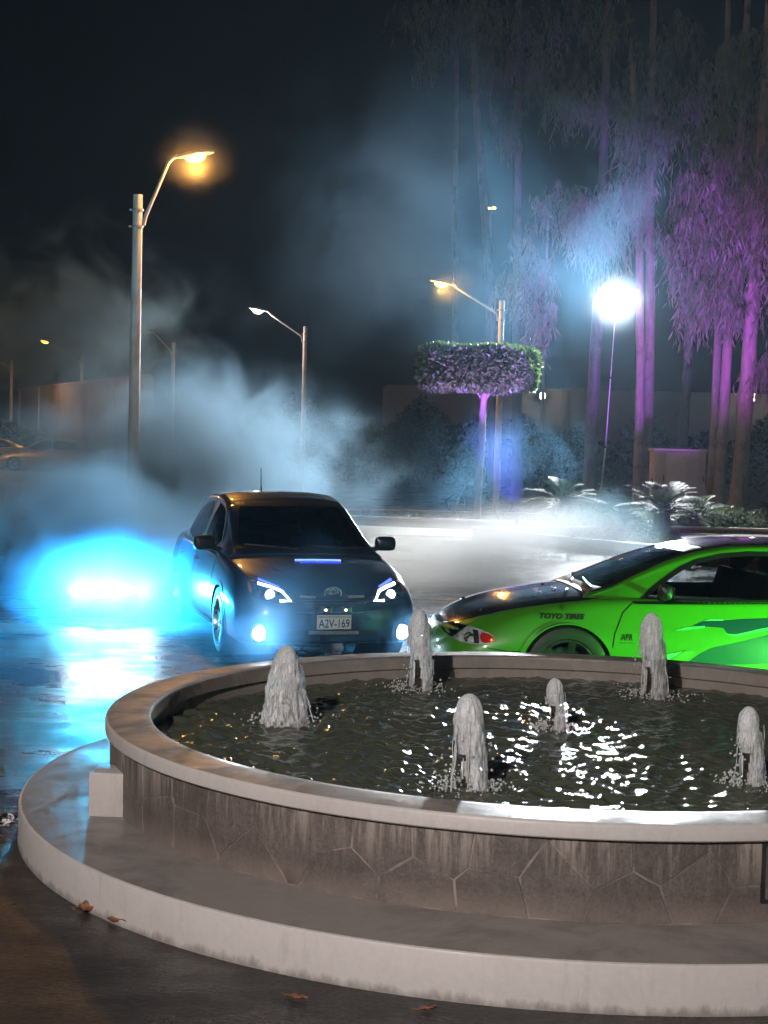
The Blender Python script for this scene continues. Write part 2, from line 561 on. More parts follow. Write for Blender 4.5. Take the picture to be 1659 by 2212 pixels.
for i, (su, sv) in enumerate(seeds):
    poly = [(su - .6, Z_STEP + 0.006), (su + .6, Z_STEP + 0.006), (su + .6, Z_BAND - 0.002), (su - .6, Z_BAND - 0.002)]
    for j, (tu, tv) in enumerate(seeds):
        if i == j: continue
        for w in (-CIRC, 0, CIRC):
            du, dv = tu + w - su, tv - sv
            d = math.hypot(du, dv)
            if d > 1.3: continue
            gap = 0.0012 + 0.0024 * ((i * 7 + j * 7) % 5) / 5
            poly = clip_poly(poly, su + du / 2 - du / d * gap, sv + dv / 2 - dv / d * gap, du / d, dv / d)
            if len(poly) < 3: break
        if len(poly) < 3: break
    if len(poly) < 3: continue
    # skip the stone field where the hatch sits
    dense = []
    for a, b in zip(poly, poly[1:] + poly[:1]):
        L = math.hypot(b[0] - a[0], b[1] - a[1]); k = max(1, int(L / 0.05))
        for t in range(k):
            jit = 0.0030
            dense.append((a[0] + (b[0] - a[0]) * t / k + rs.uniform(-jit, jit), a[1] + (b[1] - a[1]) * t / k + rs.uniform(-jit, jit) * 0.6))
    cu = sum(p[0] for p in dense) / len(dense); cv = sum(p[1] for p in dense) / len(dense)
    vs = []; n = len(dense)
    pr = rs.uniform(0.0016, 0.0032)
    def cyl(uu, vv, rr):
        a = uu / R_WALL
        return (rr * math.cos(a), rr * math.sin(a), vv)
    for (a, b) in dense: vs.append(cyl(a, b, R_WALL - 0.004))
    for (a, b) in dense: vs.append(cyl(a + (cu - a) * .03, b + (cv - b) * .03, R_WALL + pr))
    for (a, b) in dense: vs.append(cyl(a + (cu - a) * .5, b + (cv - b) * .5, R_WALL + pr + 0.0015))
    vs.append(cyl(cu, cv, R_WALL + pr + 0.002))
    fs = []
    for t in range(n):
        q = (t + 1) % n
        fs += [(t, q, n + q, n + t), (n + t, n + q, 2 * n + q, 2 * n + t), (2 * n + t, 2 * n + q, 3 * n)]
    MB().add(vs, fs).build('stone', rs.choice(M_STONE), fountain, 50)

# metal hatch in the wall near the right edge of the picture
M_HATCH = mat_plain('hatch_steel', (0.16, 0.145, 0.14), 0.45, 0.3, 0.3, 20.0, 0.3)
M_HATCHDARK = mat_plain('hatch_frame', (0.02, 0.018, 0.017), 0.6)
def hatch():
    a0 = math.atan2(5.95 - FY, 1.475 - FX); a1 = a0 + 0.17
    def shell(aa, ab, z0, z1, r0, r1, nm, mat, par):
        vs = []; fs = []
        k = 9
        for t in range(k):
            a = aa + (ab - aa) * t / (k - 1)
            for (rr, zz) in ((r0, z0), (r1, z0), (r1, z1), (r0, z1)):
                vs.append((rr * math.cos(a), rr * math.sin(a), zz))
        for t in range(k - 1):
            for j in range(4):
                p0 = t * 4 + j; p1 = t * 4 + (j + 1) % 4
                fs.append((p0, p1, p1 + 4, p0 + 4))
        fs += [(3, 2, 1, 0), tuple((k - 1) * 4 + j for j in range(4))]
        return MB().add(vs, fs).build(nm, mat, par)
    f = shell(a0, a1, 0.27, 0.505, R_WALL - 0.01, R_WALL + 0.013, 'hatch_frame', M_HATCHDARK, fountain)
    p = shell(a0 + 0.006, a1 - 0.006, 0.285, 0.490, R_WALL + 0.012, R_WALL + 0.018, 'hatch_door', M_HATCH, f)
hatch()

# ---- nozzles (parts of the fountain) and jets
JETS = [(-0.52, 8.55, 0.87, 0.090, 0.30), (0.24, 9.81, 0.955, 0.085, 0.22), (0.41, 7.03, 0.87, 0.085, 0.30), (0.97, 8.54, 0.725, 0.055, 0.27), (1.71, 9.76, 0.975, 0.095, 0.22), (1.735, 7.23, 0.81, 0.065, 0.29)]
NOZ_T = [0.615, 0.665, 0.625, 0.605, 0.665, 0.625]
M_PIPE = mat_plain('wet_brass_pipe', (0.10, 0.075, 0.05), 0.3, 0.7, 0.4, 25.0)
for (jx, jy, jt, jr, _), nz in zip(JETS, NOZ_T):
    b = MB().lathe([(0.0, 0.1), (0.019, 0.1), (0.019, 0.45), (0.026, 0.452), (0.026, 0.475), (0.019, 0.478), (0.018, nz - 0.05), (0.024, nz - 0.048), (0.024, nz - 0.002), (0.017, nz), (0.015, nz - 0.02), (0, nz - 0.02)], 14)
    b.build('nozzle', M_PIPE, fountain, 40, loc=(jx - FX, jy - FY, 0))

# ---- water surface with real waves
def water_mesh():
    nr, na = 250, 560
    rr = R_IN * np.sqrt(np.linspace(0.0, 1.0, nr))
    rr[-1] = R_IN + 0.015
    aa = np.linspace(0, 2 * PI, na, endpoint=False)
    RR, AA = np.meshgrid(rr, aa, indexing='ij')
    X = RR * np.cos(AA); Y = RR * np.sin(AA)
    Z = np.zeros_like(X)
    g2 = np.random.default_rng(3)
    for i in range(90):
        lam = np.exp(g2.uniform(np.log(0.045), np.log(0.28)))
        k = 2 * PI / lam; th = g2.uniform(0, 2 * PI)
        # broken crests: slow modulation across the wave train
        mod = 0.5 + 0.5 * np.sin(g2.uniform(2, 7) * (X * math.cos(th + 1.2) + Y * math.sin(th + 1.2)) + g2.uniform(0, 6))
        Z += 0.0112 * lam * mod * np.sin(k * (X * math.cos(th) + Y * math.sin(th)) + g2.uniform(0, 6))
    for (jx, jy, jt, jr, _) in JETS:
        d = np.hypot(X - (jx - FX), Y - (jy - FY))
        amp = 0.007 * np.exp(-((d - 0.10) / 0.42) ** 2)
        ang = np.arctan2(Y - (jy - FY), X - (jx - FX))
        Z += amp * np.sin(2 * PI * d / 0.115 + 2.2 * np.sin(3 * ang + jx * 9 + 4 * d) + 1.5 * np.sin(7 * ang + jy * 5)) * 0.75
        Z += 0.012 * np.exp(-(d / 0.10) ** 2)
    Z += (mnoise.noise(Vector((0, 0, 0))) * 0)
    V = np.stack([X, Y, Z], -1).reshape(-1, 3)
    i, j = np.meshgrid(np.arange(nr - 1), np.arange(na), indexing='ij')
    a = i * na + j; b = i * na + (j + 1) % na
    F = np.stack([a, a + na, b + na, b], -1).reshape(-1, 4)
    return np_mesh('water', V, F, True)
def mat_water():
    m, nt, out = new_mat('fountain_water')
    p = pos(nt)
    n1 = noise_tex(nt, mapping(nt, p, (1, 1.2, 1)), 34.0, 3, 0.6, 0.5)
    principled(nt, out, **{'Base Color': (0.082, 0.092, 0.064), 'Roughness': 0.03, 'IOR': 1.33, 'Specular IOR Level': 0.55, 'Normal': bump(nt, n1, 0.45, 0.010)})
    return m
water = link('water', water_mesh(), mat_water(), None, (FX, FY, Z_WATER))
tag(water, 'rippling dark water filling the fountain basin', 'water', kind='structure')

# ---- jets: foam head, falling curtain, drops
def mat_jet(name, dens, zs=0.10, sc=75.0):
    m, nt, out = new_mat(name)
    oc = objco(nt)
    streak = noise_tex(nt, mapping(nt, oc, (1, 1, zs)), sc, 4, 0.75)
    sx = nt.nodes.new('ShaderNodeSeparateXYZ'); nt.links.new(oc, sx.inputs[0])
    dif = nt.nodes.new('ShaderNodeBsdfDiffuse'); dif.inputs[0].default_value = (0.98, 0.98, 0.975, 1)
    trl = nt.nodes.new('ShaderNodeBsdfTranslucent'); trl.inputs[0].default_value = (0.85, 0.88, 0.88, 1)
    gls = nt.nodes.new('ShaderNodeBsdfGlossy'); gls.inputs['Roughness'].default_value = 0.3
    tra = nt.nodes.new('ShaderNodeBsdfTransparent')
    bp = bump(nt, noise_tex(nt, mapping(nt, oc, (1, 1, 0.35)), 90.0, 4, 0.7), 0.22, 0.01)
    for s in (dif, gls): nt.links.new(bp, s.inputs['Normal'])
    def mx(f, a, b):
        n = nt.nodes.new('ShaderNodeMixShader')
        if hasattr(f, 'is_linked'): nt.links.new(f, n.inputs[0])
        else: n.inputs[0].default_value = f
        nt.links.new(a, n.inputs[1]); nt.links.new(b, n.inputs[2]); return n.outputs[0]
    s = mx(0.34, dif.outputs[0], trl.outputs[0])
    s = mx(0.04, s, gls.outputs[0])
    cov = maprange(nt, streak, 0.40, 0.58, dens, 1.0)
    s = mx(cov, tra.outputs[0], s)
    nt.links.new(s, out.inputs['Surface'])
    return m
M_FOAM = mat_jet('foam_water', 0.62, 0.45, 120.0)
M_CURT = mat_jet('falling_water', 0.28)
JLAB = ['wide foaming water jet nearest the blue-lit car, falling in a broad skirt', 'slim water jet at the far rim in front of the dark car', 'tall water jet nearest the coping, dark pipe on its left side',
        'smallest water jet in the middle of the basin', 'tall water jet in front of the green car door', 'water jet at the right edge of the picture with side splash']
for ji, ((jx, jy, jt, jr, lean), nz) in enumerate(zip(JETS, NOZ_T)):
    g3 = np.random.default_rng(100 + ji)
    root = empty('water_jet', (jx, jy, Z_WATER))
    tag(root, JLAB[ji], 'water jet', 'six foaming jets in the fountain')
    top = jt - Z_WATER; nzl = nz - Z_WATER
    # foam head: milky lumpy column from the nozzle mouth to the top
    n, m = 72, 60
    A = np.linspace(0, 2 * PI, n, endpoint=False)
    off = g3.uniform(0, 100)
    side0 = {0: -1.2, 1: 0.3, 2: 0.1, 3: 0.1, 4: 0.0, 5: 0.15}[ji]
    def tower(zlo, prof, jitter, fine, name, mat, gap=None, drift=0.0):
        V = []
        for i in range(m):
            t = i / (m - 1)
            z = zlo + (top - zlo) * t
            rad = prof(t)
            for a in A:
                ca, sa = math.cos(a), math.sin(a)
                nn = mnoise.noise(Vector((ca * 1.6 + off, sa * 1.6, z * 9))) * jitter + mnoise.noise(Vector((ca * 4 + off, sa * 4, z * 22))) * jitter * .5
                nn += mnoise.noise(Vector((ca * 11 + off, sa * 11, z * 14))) * fine + mnoise.noise(Vector((ca * 24, sa * 24 + off, z * 40))) * fine * .5
                r2 = rad * (1 + nn)
                V.append((r2 * ca + drift * (1 - t), r2 * sa, z + 0.10 * rad * nn))
        F = []
        for i in range(m - 1):
            for j in range(n):
                if gap is not None and gap(i / (m - 1), A[j]): continue
                F.append((i * n + j, i * n + (j + 1) % n, (i + 1) * n + (j + 1) % n, (i + 1) * n + j))
        return link(name, np_mesh(name, np.array(V), np.array(F), True), mat, root)
    dome = lambda t, t0, e: 1.0 if t < t0 else max(0.0004, 1 - ((t - t0) / (1 - t0)) ** e) ** 0.5
    tower(nzl - .03, lambda t: jr * (.50 + .30 * min(1, t / .5)) * dome(t, .50, 2.1), .17, .08, 'foam_head', M_FOAM)
    # curtain falling back to the water, open on the side where the pipe shows
    wide = 1.25 if ji == 0 else 1.02
    def gap(t, a):
        ph = mnoise.noise(Vector((math.cos(a) * 2 + off, math.sin(a) * 2, t * 3))) * .35
        c = math.cos(a - side0)
        return c < (-.70 if ji == 0 else -.35) + ph and t < .50 + ph * .5
    tower(-.012, lambda t: jr * wide * ((.58 + .62 * (1 - t) ** .9) if ji == 0 else (.80 + .24 * max(0.0, 1 - t / .8))) * dome(t, .55, 1.9), .17, .09, 'falling_water', M_CURT, gap, .012 if ji else 0.0)
    # single ropes of water along the edge of the curtain
    mb = MB()
    for s in range(16 if ji == 0 else 5):
        a = side0 + g3.normal(0, 1.25)
        r0 = jr * g3.uniform(.7, .95); rend = jr * g3.uniform(.95, 1.35) * (1.2 if ji == 0 else 1.0)
        zs = top * g3.uniform(.4, .85); zend = g3.uniform(-.01, .02) if g3.random() < .7 else zs * g3.uniform(.2, .6)
        kk = 7; wob = g3.normal(0, .003, (kk, 2)); pts = []
        for q in range(kk):
            t = q / (kk - 1); rr = r0 + (rend - r0) * t
            pts.append((rr * math.cos(a) + wob[q, 0] + .012, rr * math.sin(a) + wob[q, 1], zs + (zend - zs) * t))
        w = g3.uniform(.0012, .0034)
        mb.tube(pts, [w * g3.uniform(.4, 1.5) for q in range(kk)], 5)
    mb.build('water_ropes', M_FOAM, root, 60)
    # drops and foam at the foot
    mb = MB()
    for s in range(260):
        rr = abs(g3.normal(0, 1)) * jr * 1.0 + jr * 0.8; a = g3.uniform(0, 2 * PI)
        z = abs(g3.normal(0, 0.022)) + 0.006
        q = g3.uniform(0.002, 0.0065)
        if g3.random() < 0.15: z += g3.uniform(0, top * 0.5); rr = jr * g3.uniform(1.0, 1.4)
        c = Vector((rr * math.cos(a), rr * math.sin(a), z))
        mb.add([c + Vector(d) * q for d in ((1.3, 0, 0), (-1.3, 0, 0), (0, 1.3, 0), (0, -1.3, 0), (0, 0, 1.5), (0, 0, -1.2))], [(0, 2, 4), (2, 1, 4), (1, 3, 4), (3, 0, 4), (2, 0, 5), (1, 2, 5), (3, 1, 5), (0, 3, 5)])
    tag(mb.build('spray_drops', M_FOAM, root, 80), kind='stuff')

# ---- painted block on the step
blk = MB().box(-0.075, 0.095, 0.0, 0.20, 0.0, 0.212, bev=0.006).build('concrete_block', M_RISER, None, 30, (-1.30, 7.32, Z_STEP + 0.004), (0, 0, R(-4)))
tag(blk, 'small pale painted concrete block standing on the fountain step against the stone wall', 'block')

# ---- dead leaves
M_LEAF = mat_plain('dead_leaf', (0.30, 0.12, 0.06), 0.55, var=0.4, scale=30.0)
def dead_leaf(loc, rz, L, W, curl, label, par=None):
    vs = []; fs = []
    n, m = 11, 5
    for i in range(n):
        t = i / (n - 1)
        hw = W * 0.5 * (math.sin(PI * min(1, t * 0.94 + 0.03)) ** 0.8) * (1 - 0.25 * t)
        for j in range(m):
            s = (j / (m - 1) - 0.5) * 2
            vs.append(((t - 0.5) * L, hw * s + 0.006 * math.sin(9 * t), 0.006 + curl * (abs(s) ** 1.5) * math.sin(PI * t) + curl * 0.8 * (t - 0.45) ** 2 * 2 + 0.004 * math.sin(13 * t + 4 * s)))
    for i in range(n - 1):
        for j in range(m - 1):
            a = i * m + j; fs.append((a, a + 1, a + m + 1, a + m))
    mb = MB().add(vs, fs)
    o = mb.build('dead_leaf', M_LEAF, None, 80, loc, (0, 0, rz))
    sm = o.modifiers.new('s', 'SOLIDIFY'); sm.thickness = 0.0012
    st = MB().tube([(-L * .5, 0, 0.008), (-L * .66, 0.004, 0.012), (-L * .8, 0.012, 0.010)], [0.002, 0.0018, 0.0012], 5).build('stalk', M_LEAF, o)
    return tag(o, label, 'leaf', 'dead leaves by the fountain')
dead_leaf((-1.21, 6.43, 0), R(-20), 0.10, 0.065, 0.04, 'curled brown dead leaf leaning on the foot of the fountain step at far left')
dead_leaf((-1.03, 6.27, 0), R(150), 0.15, 0.05, 0.03, 'flat reddish dead leaf lying along the step foot, right of the curled leaf')
dead_leaf((-0.27, 5.48, 0), R(-25), 0.085, 0.035, 0.010, 'reddish brown dead leaf alone on the dark asphalt below the step')
dead_leaf((0.20, 5.40, 0), R(25), 0.075, 0.02, 0.010, 'pale narrow dead leaf on the asphalt close to the step at bottom centre')
# crumpled film by the left edge
def litter():
    bm = bmesh.new()
    bmesh.ops.create_icosphere(bm, subdivisions=3, radius=0.05)
    for v in bm.verts:
        k = 1 + 0.5 * mnoise.noise(v.co * 38) + 0.3 * mnoise.noise(v.co * 90)
        v.co = Vector((v.co.x * k * 1.1, v.co.y * k * 0.9, max(-0.03, v.co.z * k * 0.6) + 0.03))
    me = bpy.data.meshes.new('crumpled_bag'); bm.to_mesh(me); bm.free()
    m, nt, out = new_mat('plastic_film')
    n = noise_tex(nt, objco(nt), 22.0, 3, 0.6)
    principled(nt, out, **{'Base Color': mix_rgb(nt, maprange(nt, n, 0.48, 0.52, 0, 1), (0.02, 0.02, 0.02), (0.75, 0.75, 0.78)), 'Roughness': 0.2})
    o = link('crumpled_bag', me, m, None, (-1.90, 7.86, 0))
    tag(o, 'small crumpled black and white wrapper on the wet asphalt left of the step', 'litter')
litter()
# ================================================================== CARS
def crom(P, n):
    """Catmull-Rom through points P (k,2), n samples per segment"""
    P = np.asarray(P, float); k = len(P)
    out = []
    for i in range(k - 1):
        p0 = P[max(i - 1, 0)]; p1 = P[i]; p2 = P[i + 1]; p3 = P[min(i + 2, k - 1)]
        for j in range(n):
            t = j / n
            out.append(0.5 * ((2 * p1) + (-p0 + p2) * t + (2 * p0 - 5 * p1 + 4 * p2 - p3) * t * t + (-p0 + 3 * p1 - 3 * p2 + p3) * t ** 3))
    out.append(P[-1])
    return np.array(out)

def pchip(x, y, q):
    x = np.asarray(x, float); y = np.asarray(y, float)
    h = np.diff(x); d = np.diff(y) / h
    m = np.zeros_like(y)
    for i in range(1, len(x) - 1):
        if d[i - 1] * d[i] > 0:
            w1 = 2 * h[i] + h[i - 1]; w2 = h[i] + 2 * h[i - 1]
            m[i] = (w1 + w2) / (w1 / d[i - 1] + w2 / d[i])
    m[0] = d[0]; m[-1] = d[-1]
    i = np.clip(np.searchsorted(x, q) - 1, 0, len(x) - 2)
    t = (q - x[i]) / h[i]
    return ((1 + 2 * t) * (1 - t) ** 2 * y[i] + t * (1 - t) ** 2 * h[i] * m[i] + t * t * (3 - 2 * t) * y[i + 1] + t * t * (t - 1) * h[i] * m[i + 1])

def loft(sections, cap0=None, cap1=None):
    """sections: list of (x, half-section array (m,2) y>=0 from bottom centre to top centre). mirrored into closed rings"""
    rings = []
    for x, s in sections:
        full = np.vstack([s, s[-2:0:-1] * np.array([-1, 1])])
        rings.append(np.column_stack([np.full(len(full), x), full]))
    m = len(rings[0])
    def caprings(r, bulge):
        c = np.array([r[0, 0], 0, (r[:, 2].min() + r[:, 2].max()) / 2])
        out = []
        for k in range(1, 10):
            s = 1 - k / 10
            q = c + (r - c) * s
            q[:, 0] = r[0, 0] + bulge * (1 - s ** 2.2)
            out.append(q)
        return out
    if cap0 is not None: rings = caprings(rings[0], cap0)[::-1] + rings
    if cap1 is not None: rings = rings + caprings(rings[-1], cap1)
    V = np.vstack(rings)
    F = []
    for i in range(len(rings) - 1):
        for j in range(m):
            F.append((i * m + j, i * m + (j + 1) % m, (i + 1) * m + (j + 1) % m, (i + 1) * m + j))
    bm = bmesh.new()
    vs = [bm.verts.new(tuple(p)) for p in V]
    for f in F: bm.faces.new([vs[i] for i in f])
    if cap0 is not None: bm.faces.new([vs[i] for i in range(m)])
    if cap1 is not None: bm.faces.new([vs[(len(rings) - 1) * m + i] for i in range(m)])
    bmesh.ops.recalc_face_normals(bm, faces=bm.faces)
    return bm

def body_loft(tab, dx=0.03):
    T = np.array(tab)
    q = np.unique(np.concatenate([T[:, 0], np.arange(0, T[-1, 0], dx)]))
    zb, w, wt, zs, zt = (pchip(T[:, 0], T[:, k], q) for k in range(1, 6))
    secs = []
    for i, x in enumerate(q):
        h = zs[i] - zb[i]
        P = [(0, zb[i]), (.45 * w[i], zb[i]), (.86 * w[i], zb[i]), (.955 * w[i], zb[i] + .025), (.985 * w[i], zb[i] + .18 * h), (w[i], zb[i] + .48 * h), (.992 * w[i], zb[i] + .68 * h),
             (.972 * w[i] * .6 + wt[i] * .4, zb[i] + .90 * h), (wt[i], zs[i]), (wt[i] * .9, zs[i] + .42 * (zt[i] - zs[i])), (wt[i] * .6, zs[i] + .80 * (zt[i] - zs[i])), (wt[i] * .3, zs[i] + .95 * (zt[i] - zs[i])), (0, zt[i])]
        secs.append((x, crom(P, 4)))
    return loft(secs, -0.05, 0.03)

def house_loft(tab, dx=0.025):
    T = np.array(tab)
    q = np.unique(np.concatenate([T[:, 0], np.arange(T[0, 0], T[-1, 0], dx)]))
    zb, wb, wr, zr = (pchip(T[:, 0], T[:, k], q) for k in range(1, 5))
    secs = []
    for i, x in enumerate(q):
        hh = zr[i] - zb[i]
        cr = min(0.045, 0.3 * hh) 
        P = [(0, zb[i] - .12), (wb[i] * .7, zb[i] - .12), (wb[i], zb[i] - .06), (wb[i], zb[i]), (wb[i] + (wr[i] - wb[i]) * .42, zb[i] + .45 * (hh - cr)),
             (wb[i] + (wr[i] - wb[i]) * .80, zb[i] + .80 * (hh - cr)), (wr[i], zr[i] - cr * 1.1), (wr[i] * .86, zr[i] - cr * .55), (wr[i] * .5, zr[i] - cr * .14), (0, zr[i])]
        secs.append((x, crom(P, 5)))
    return loft(secs, -0.004, 0.004)

def chaikin(P, it=2):
    P = [Vector(p) for p in P]
    for _ in range(it):
        Q = []
        for a, b in zip(P, P[1:] + P[:1]):
            Q += [a * .75 + b * .25, a * .25 + b * .75]
        P = Q
    return [tuple(p) for p in P]

def offset_poly(P, d):
    n = len(P); out = []
    area = sum(P[i][0] * P[(i + 1) % n][1] - P[(i + 1) % n][0] * P[i][1] for i in range(n))
    sg = 1 if area > 0 else -1
    for i in range(n):
        a = Vector(P[i - 1]); b = Vector(P[i]); c = Vector(P[(i + 1) % n])
        t1 = (b - a).normalized() if (b - a).length > 1e-9 else Vector((1, 0)); t2 = (c - b).normalized() if (c - b).length > 1e-9 else t1
        nn = Vector((t1.y + t2.y, -(t1.x + t2.x)))
        nn = nn.normalized() if nn.length > 1e-6 else Vector((t1.y, -t1.x))
        out.append(tuple(b + nn * d * sg))
    return out

# frames: (origin function, direction) turning (u, v) into a ray in car space
FRONT = (lambda u, v: Vector((-3, u, v)), Vector((1, 0, 0)))
BACK = (lambda u, v: Vector((9, u, v)), Vector((-1, 0, 0)))
SIDE_N = (lambda u, v: Vector((u, -3, v)), Vector((0, 1, 0)))     # negative y side
SIDE_P = (lambda u, v: Vector((u, 3, v)), Vector((0, -1, 0)))
TOP = (lambda u, v: Vector((u, v, 3)), Vector((0, 0, -1)))

def cast(bvh, frame, u, v):
    hit = bvh.ray_cast(frame[0](u, v), frame[1])
    return hit[0]

def patch(name, bvh, poly, frame, mat, parent, off=0.004, holes=(), res=0.03, depth=0.012, maxd=None):
    """a thin panel that follows the body: 2-D outline cast on to the surface, with its own edge thickness"""
    def densify(P):
        out = []
        for a, b in zip(P, list(P[1:]) + [P[0]]):
            L = math.hypot(b[0] - a[0], b[1] - a[1]); k = max(1, int(L / res))
            out += [(a[0] + (b[0] - a[0]) * t / k, a[1] + (b[1] - a[1]) * t / k) for t in range(k)]
        return out
    loops = [densify(list(poly))] + [densify(list(h)) for h in holes]
    vs = []; es = []
    for L in loops:
        b = len(vs); vs += [Vector(p) for p in L]; es += [(b + i, b + (i + 1) % len(L)) for i in range(len(L))]
    us = [p[0] for p in poly]; vv = [p[1] for p in poly]
    gu = np.arange(min(us) + res * .5, max(us), res); gv = np.arange(min(vv) + res * .5, max(vv), res)
    for a in gu:
        for c in gv:
            if in_poly(a, c, poly) and not any(in_poly(a, c, h) for h in holes): vs.append(Vector((a, c)))
    ov, oe, of, *_ = delaunay_2d_cdt(vs, es, [], 0, 1e-6)
    P3 = []
    for p in ov:
        h = cast(bvh, frame, p.x, p.y)
        P3.append(None if h is None else h - frame[1] * off)
    if maxd is not None:
        for i, p in enumerate(P3):
            if p is not None and abs(p.dot(frame[1]) - frame[0](0, 0).dot(frame[1])) > maxd: P3[i] = None
    fs = []
    for f in of:
        if any(P3[i] is None for i in f): continue
        cx = sum(ov[i].x for i in f) / 3; cy_ = sum(ov[i].y for i in f) / 3
        if in_poly(cx, cy_, poly) and not any(in_poly(cx, cy_, h) for h in holes): fs.append(tuple(f))
    if not fs: return None
    used = sorted({i for f in fs for i in f}); mp = {k: i for i, k in enumerate(used)}
    V = [P3[i] for i in used]; F = [tuple(mp[i] for i in f) for f in fs]
    # skirt
    cnt = {}
    for f in F:
        for a, b in zip(f, f[1:] + f[:1]): cnt[(a, b)] = 1
    bd = [(a, b) for (a, b) in cnt if (b, a) not in cnt]
    low = {}
    for a, b in bd:
        for k in (a, b):
            if k not in low:
                low[k] = len(V); V.append(V[k] + frame[1] * depth)
    F += [(b, a, low[a], low[b]) for a, b in bd]
    return MB().add(V, F).build(name, mat, parent, 35)

def cut(bm, poly, frame, lim=None):
    """open a hole: remove faces whose centre falls in the outline, on the side facing the frame"""
    d = frame[1]
    dead = []
    for f in bm.faces:
        c = f.calc_center_median()
        if f.normal.dot(d) > 0.05: continue
        if abs(d.x) > .5: u, v = c.y, c.z
        elif abs(d.y) > .5:
            if c.y * d.y > 0: continue
            u, v = c.x, c.z
        else: u, v = c.x, c.y
        if lim is not None and not lim(c): continue
        if in_poly(u, v, poly): dead.append(f)
    bmesh.ops.delete(bm, geom=dead, context='FACES')

def bm_obj(bm, name, mat, parent):
    me = bpy.data.meshes.new(name)
    bm.to_mesh(me)
    smooth(me, 50)
    return link(name, me, mat, parent)

def circle(cx, cz, r, n=40, ry=None):
    ry = ry or r
    return [(cx + r * math.cos(2 * PI * i / n), cz + ry * math.sin(2 * PI * i / n)) for i in range(n)]

def text_mesh(body, size, shear=0.0, bold=0.0):
    c = bpy.data.curves.new('txt', 'FONT')
    c.body = body; c.size = size; c.shear = shear; c.offset = bold; c.resolution_u = 3
    c.align_x = 'LEFT'
    o = bpy.data.objects.new('txt', c); COL.objects.link(o)
    bpy.context.view_layer.update()
    dg = bpy.context.evaluated_depsgraph_get()
    me = bpy.data.meshes.new_from_object(o.evaluated_get(dg))
    bpy.data.objects.remove(o); bpy.data.curves.remove(c)
    return me

def lettering(name, body, bvh, frame, u0, v0, width, height, mat, parent, flip=False, shear=0.0, bold=0.0, off=0.006):
    me = text_mesh(body, 1.0, shear, bold)
    co = np.array([v.co[:] for v in me.vertices])
    mn, mxx = co.min(0), co.max(0)
    V = []
    for p in co:
        a = (p[0] - mn[0]) / (mxx[0] - mn[0]); b = (p[1] - mn[1]) / (mxx[1] - mn[1])
        u = u0 + (-(a * width) if flip else a * width); v = v0 + b * height
        if bvh is None: V.append(frame[0](u, v))
        else:
            h = cast(bvh, frame, u, v); V.append((h if h is not None else frame[0](u, v) + frame[1] * 3) - frame[1] * off)
    F = [tuple(p.vertices) for p in me.polygons]
    bpy.data.meshes.remove(me)
    m2 = MB().add(V, F)
    return m2.build(name, mat, parent)

# ---- wheel: tyre mesh with a rim as its sub-part; axis along y, outer face at negative y when s = -1
M_TYRE = mat_plain('tyre_rubber', (0.012, 0.012, 0.013), 0.55, var=0.3, scale=20, bumpk=0.2)
M_ALLOY = mat_plain('alloy', (0.45, 0.45, 0.46), 0.28, 0.9, 0.15, 8)
M_GUN = mat_plain('dark_alloy', (0.13, 0.13, 0.135), 0.3, 0.9, 0.2, 8)
M_DARK = mat_plain('black_plastic', (0.012, 0.012, 0.013), 0.5, var=0.3, scale=15)
M_TRIM = mat_plain('black_rubber_trim', (0.01, 0.01, 0.011), 0.4, var=0.2, scale=15)
M_CHROME = mat_plain('chrome', (0.6, 0.62, 0.64), 0.12, 1.0, 0.1, 8)
M_SEAT = mat_plain('seat_fabric', (0.03, 0.03, 0.032), 0.8, var=0.3, scale=12)
M_LENS = mat_glass('clear_lens', (0.97, 0.98, 0.98))
M_WHITE_LED = mat_emit('white_led', (0.85, 0.93, 1.0), 9.0)
M_BLUE_LED = mat_emit('blue_led', (0.06, 0.10, 1.0), 4.0)
M_SILVERBOWL = mat_plain('reflector', (0.7, 0.72, 0.72), 0.15, 1.0, 0.1, 20)

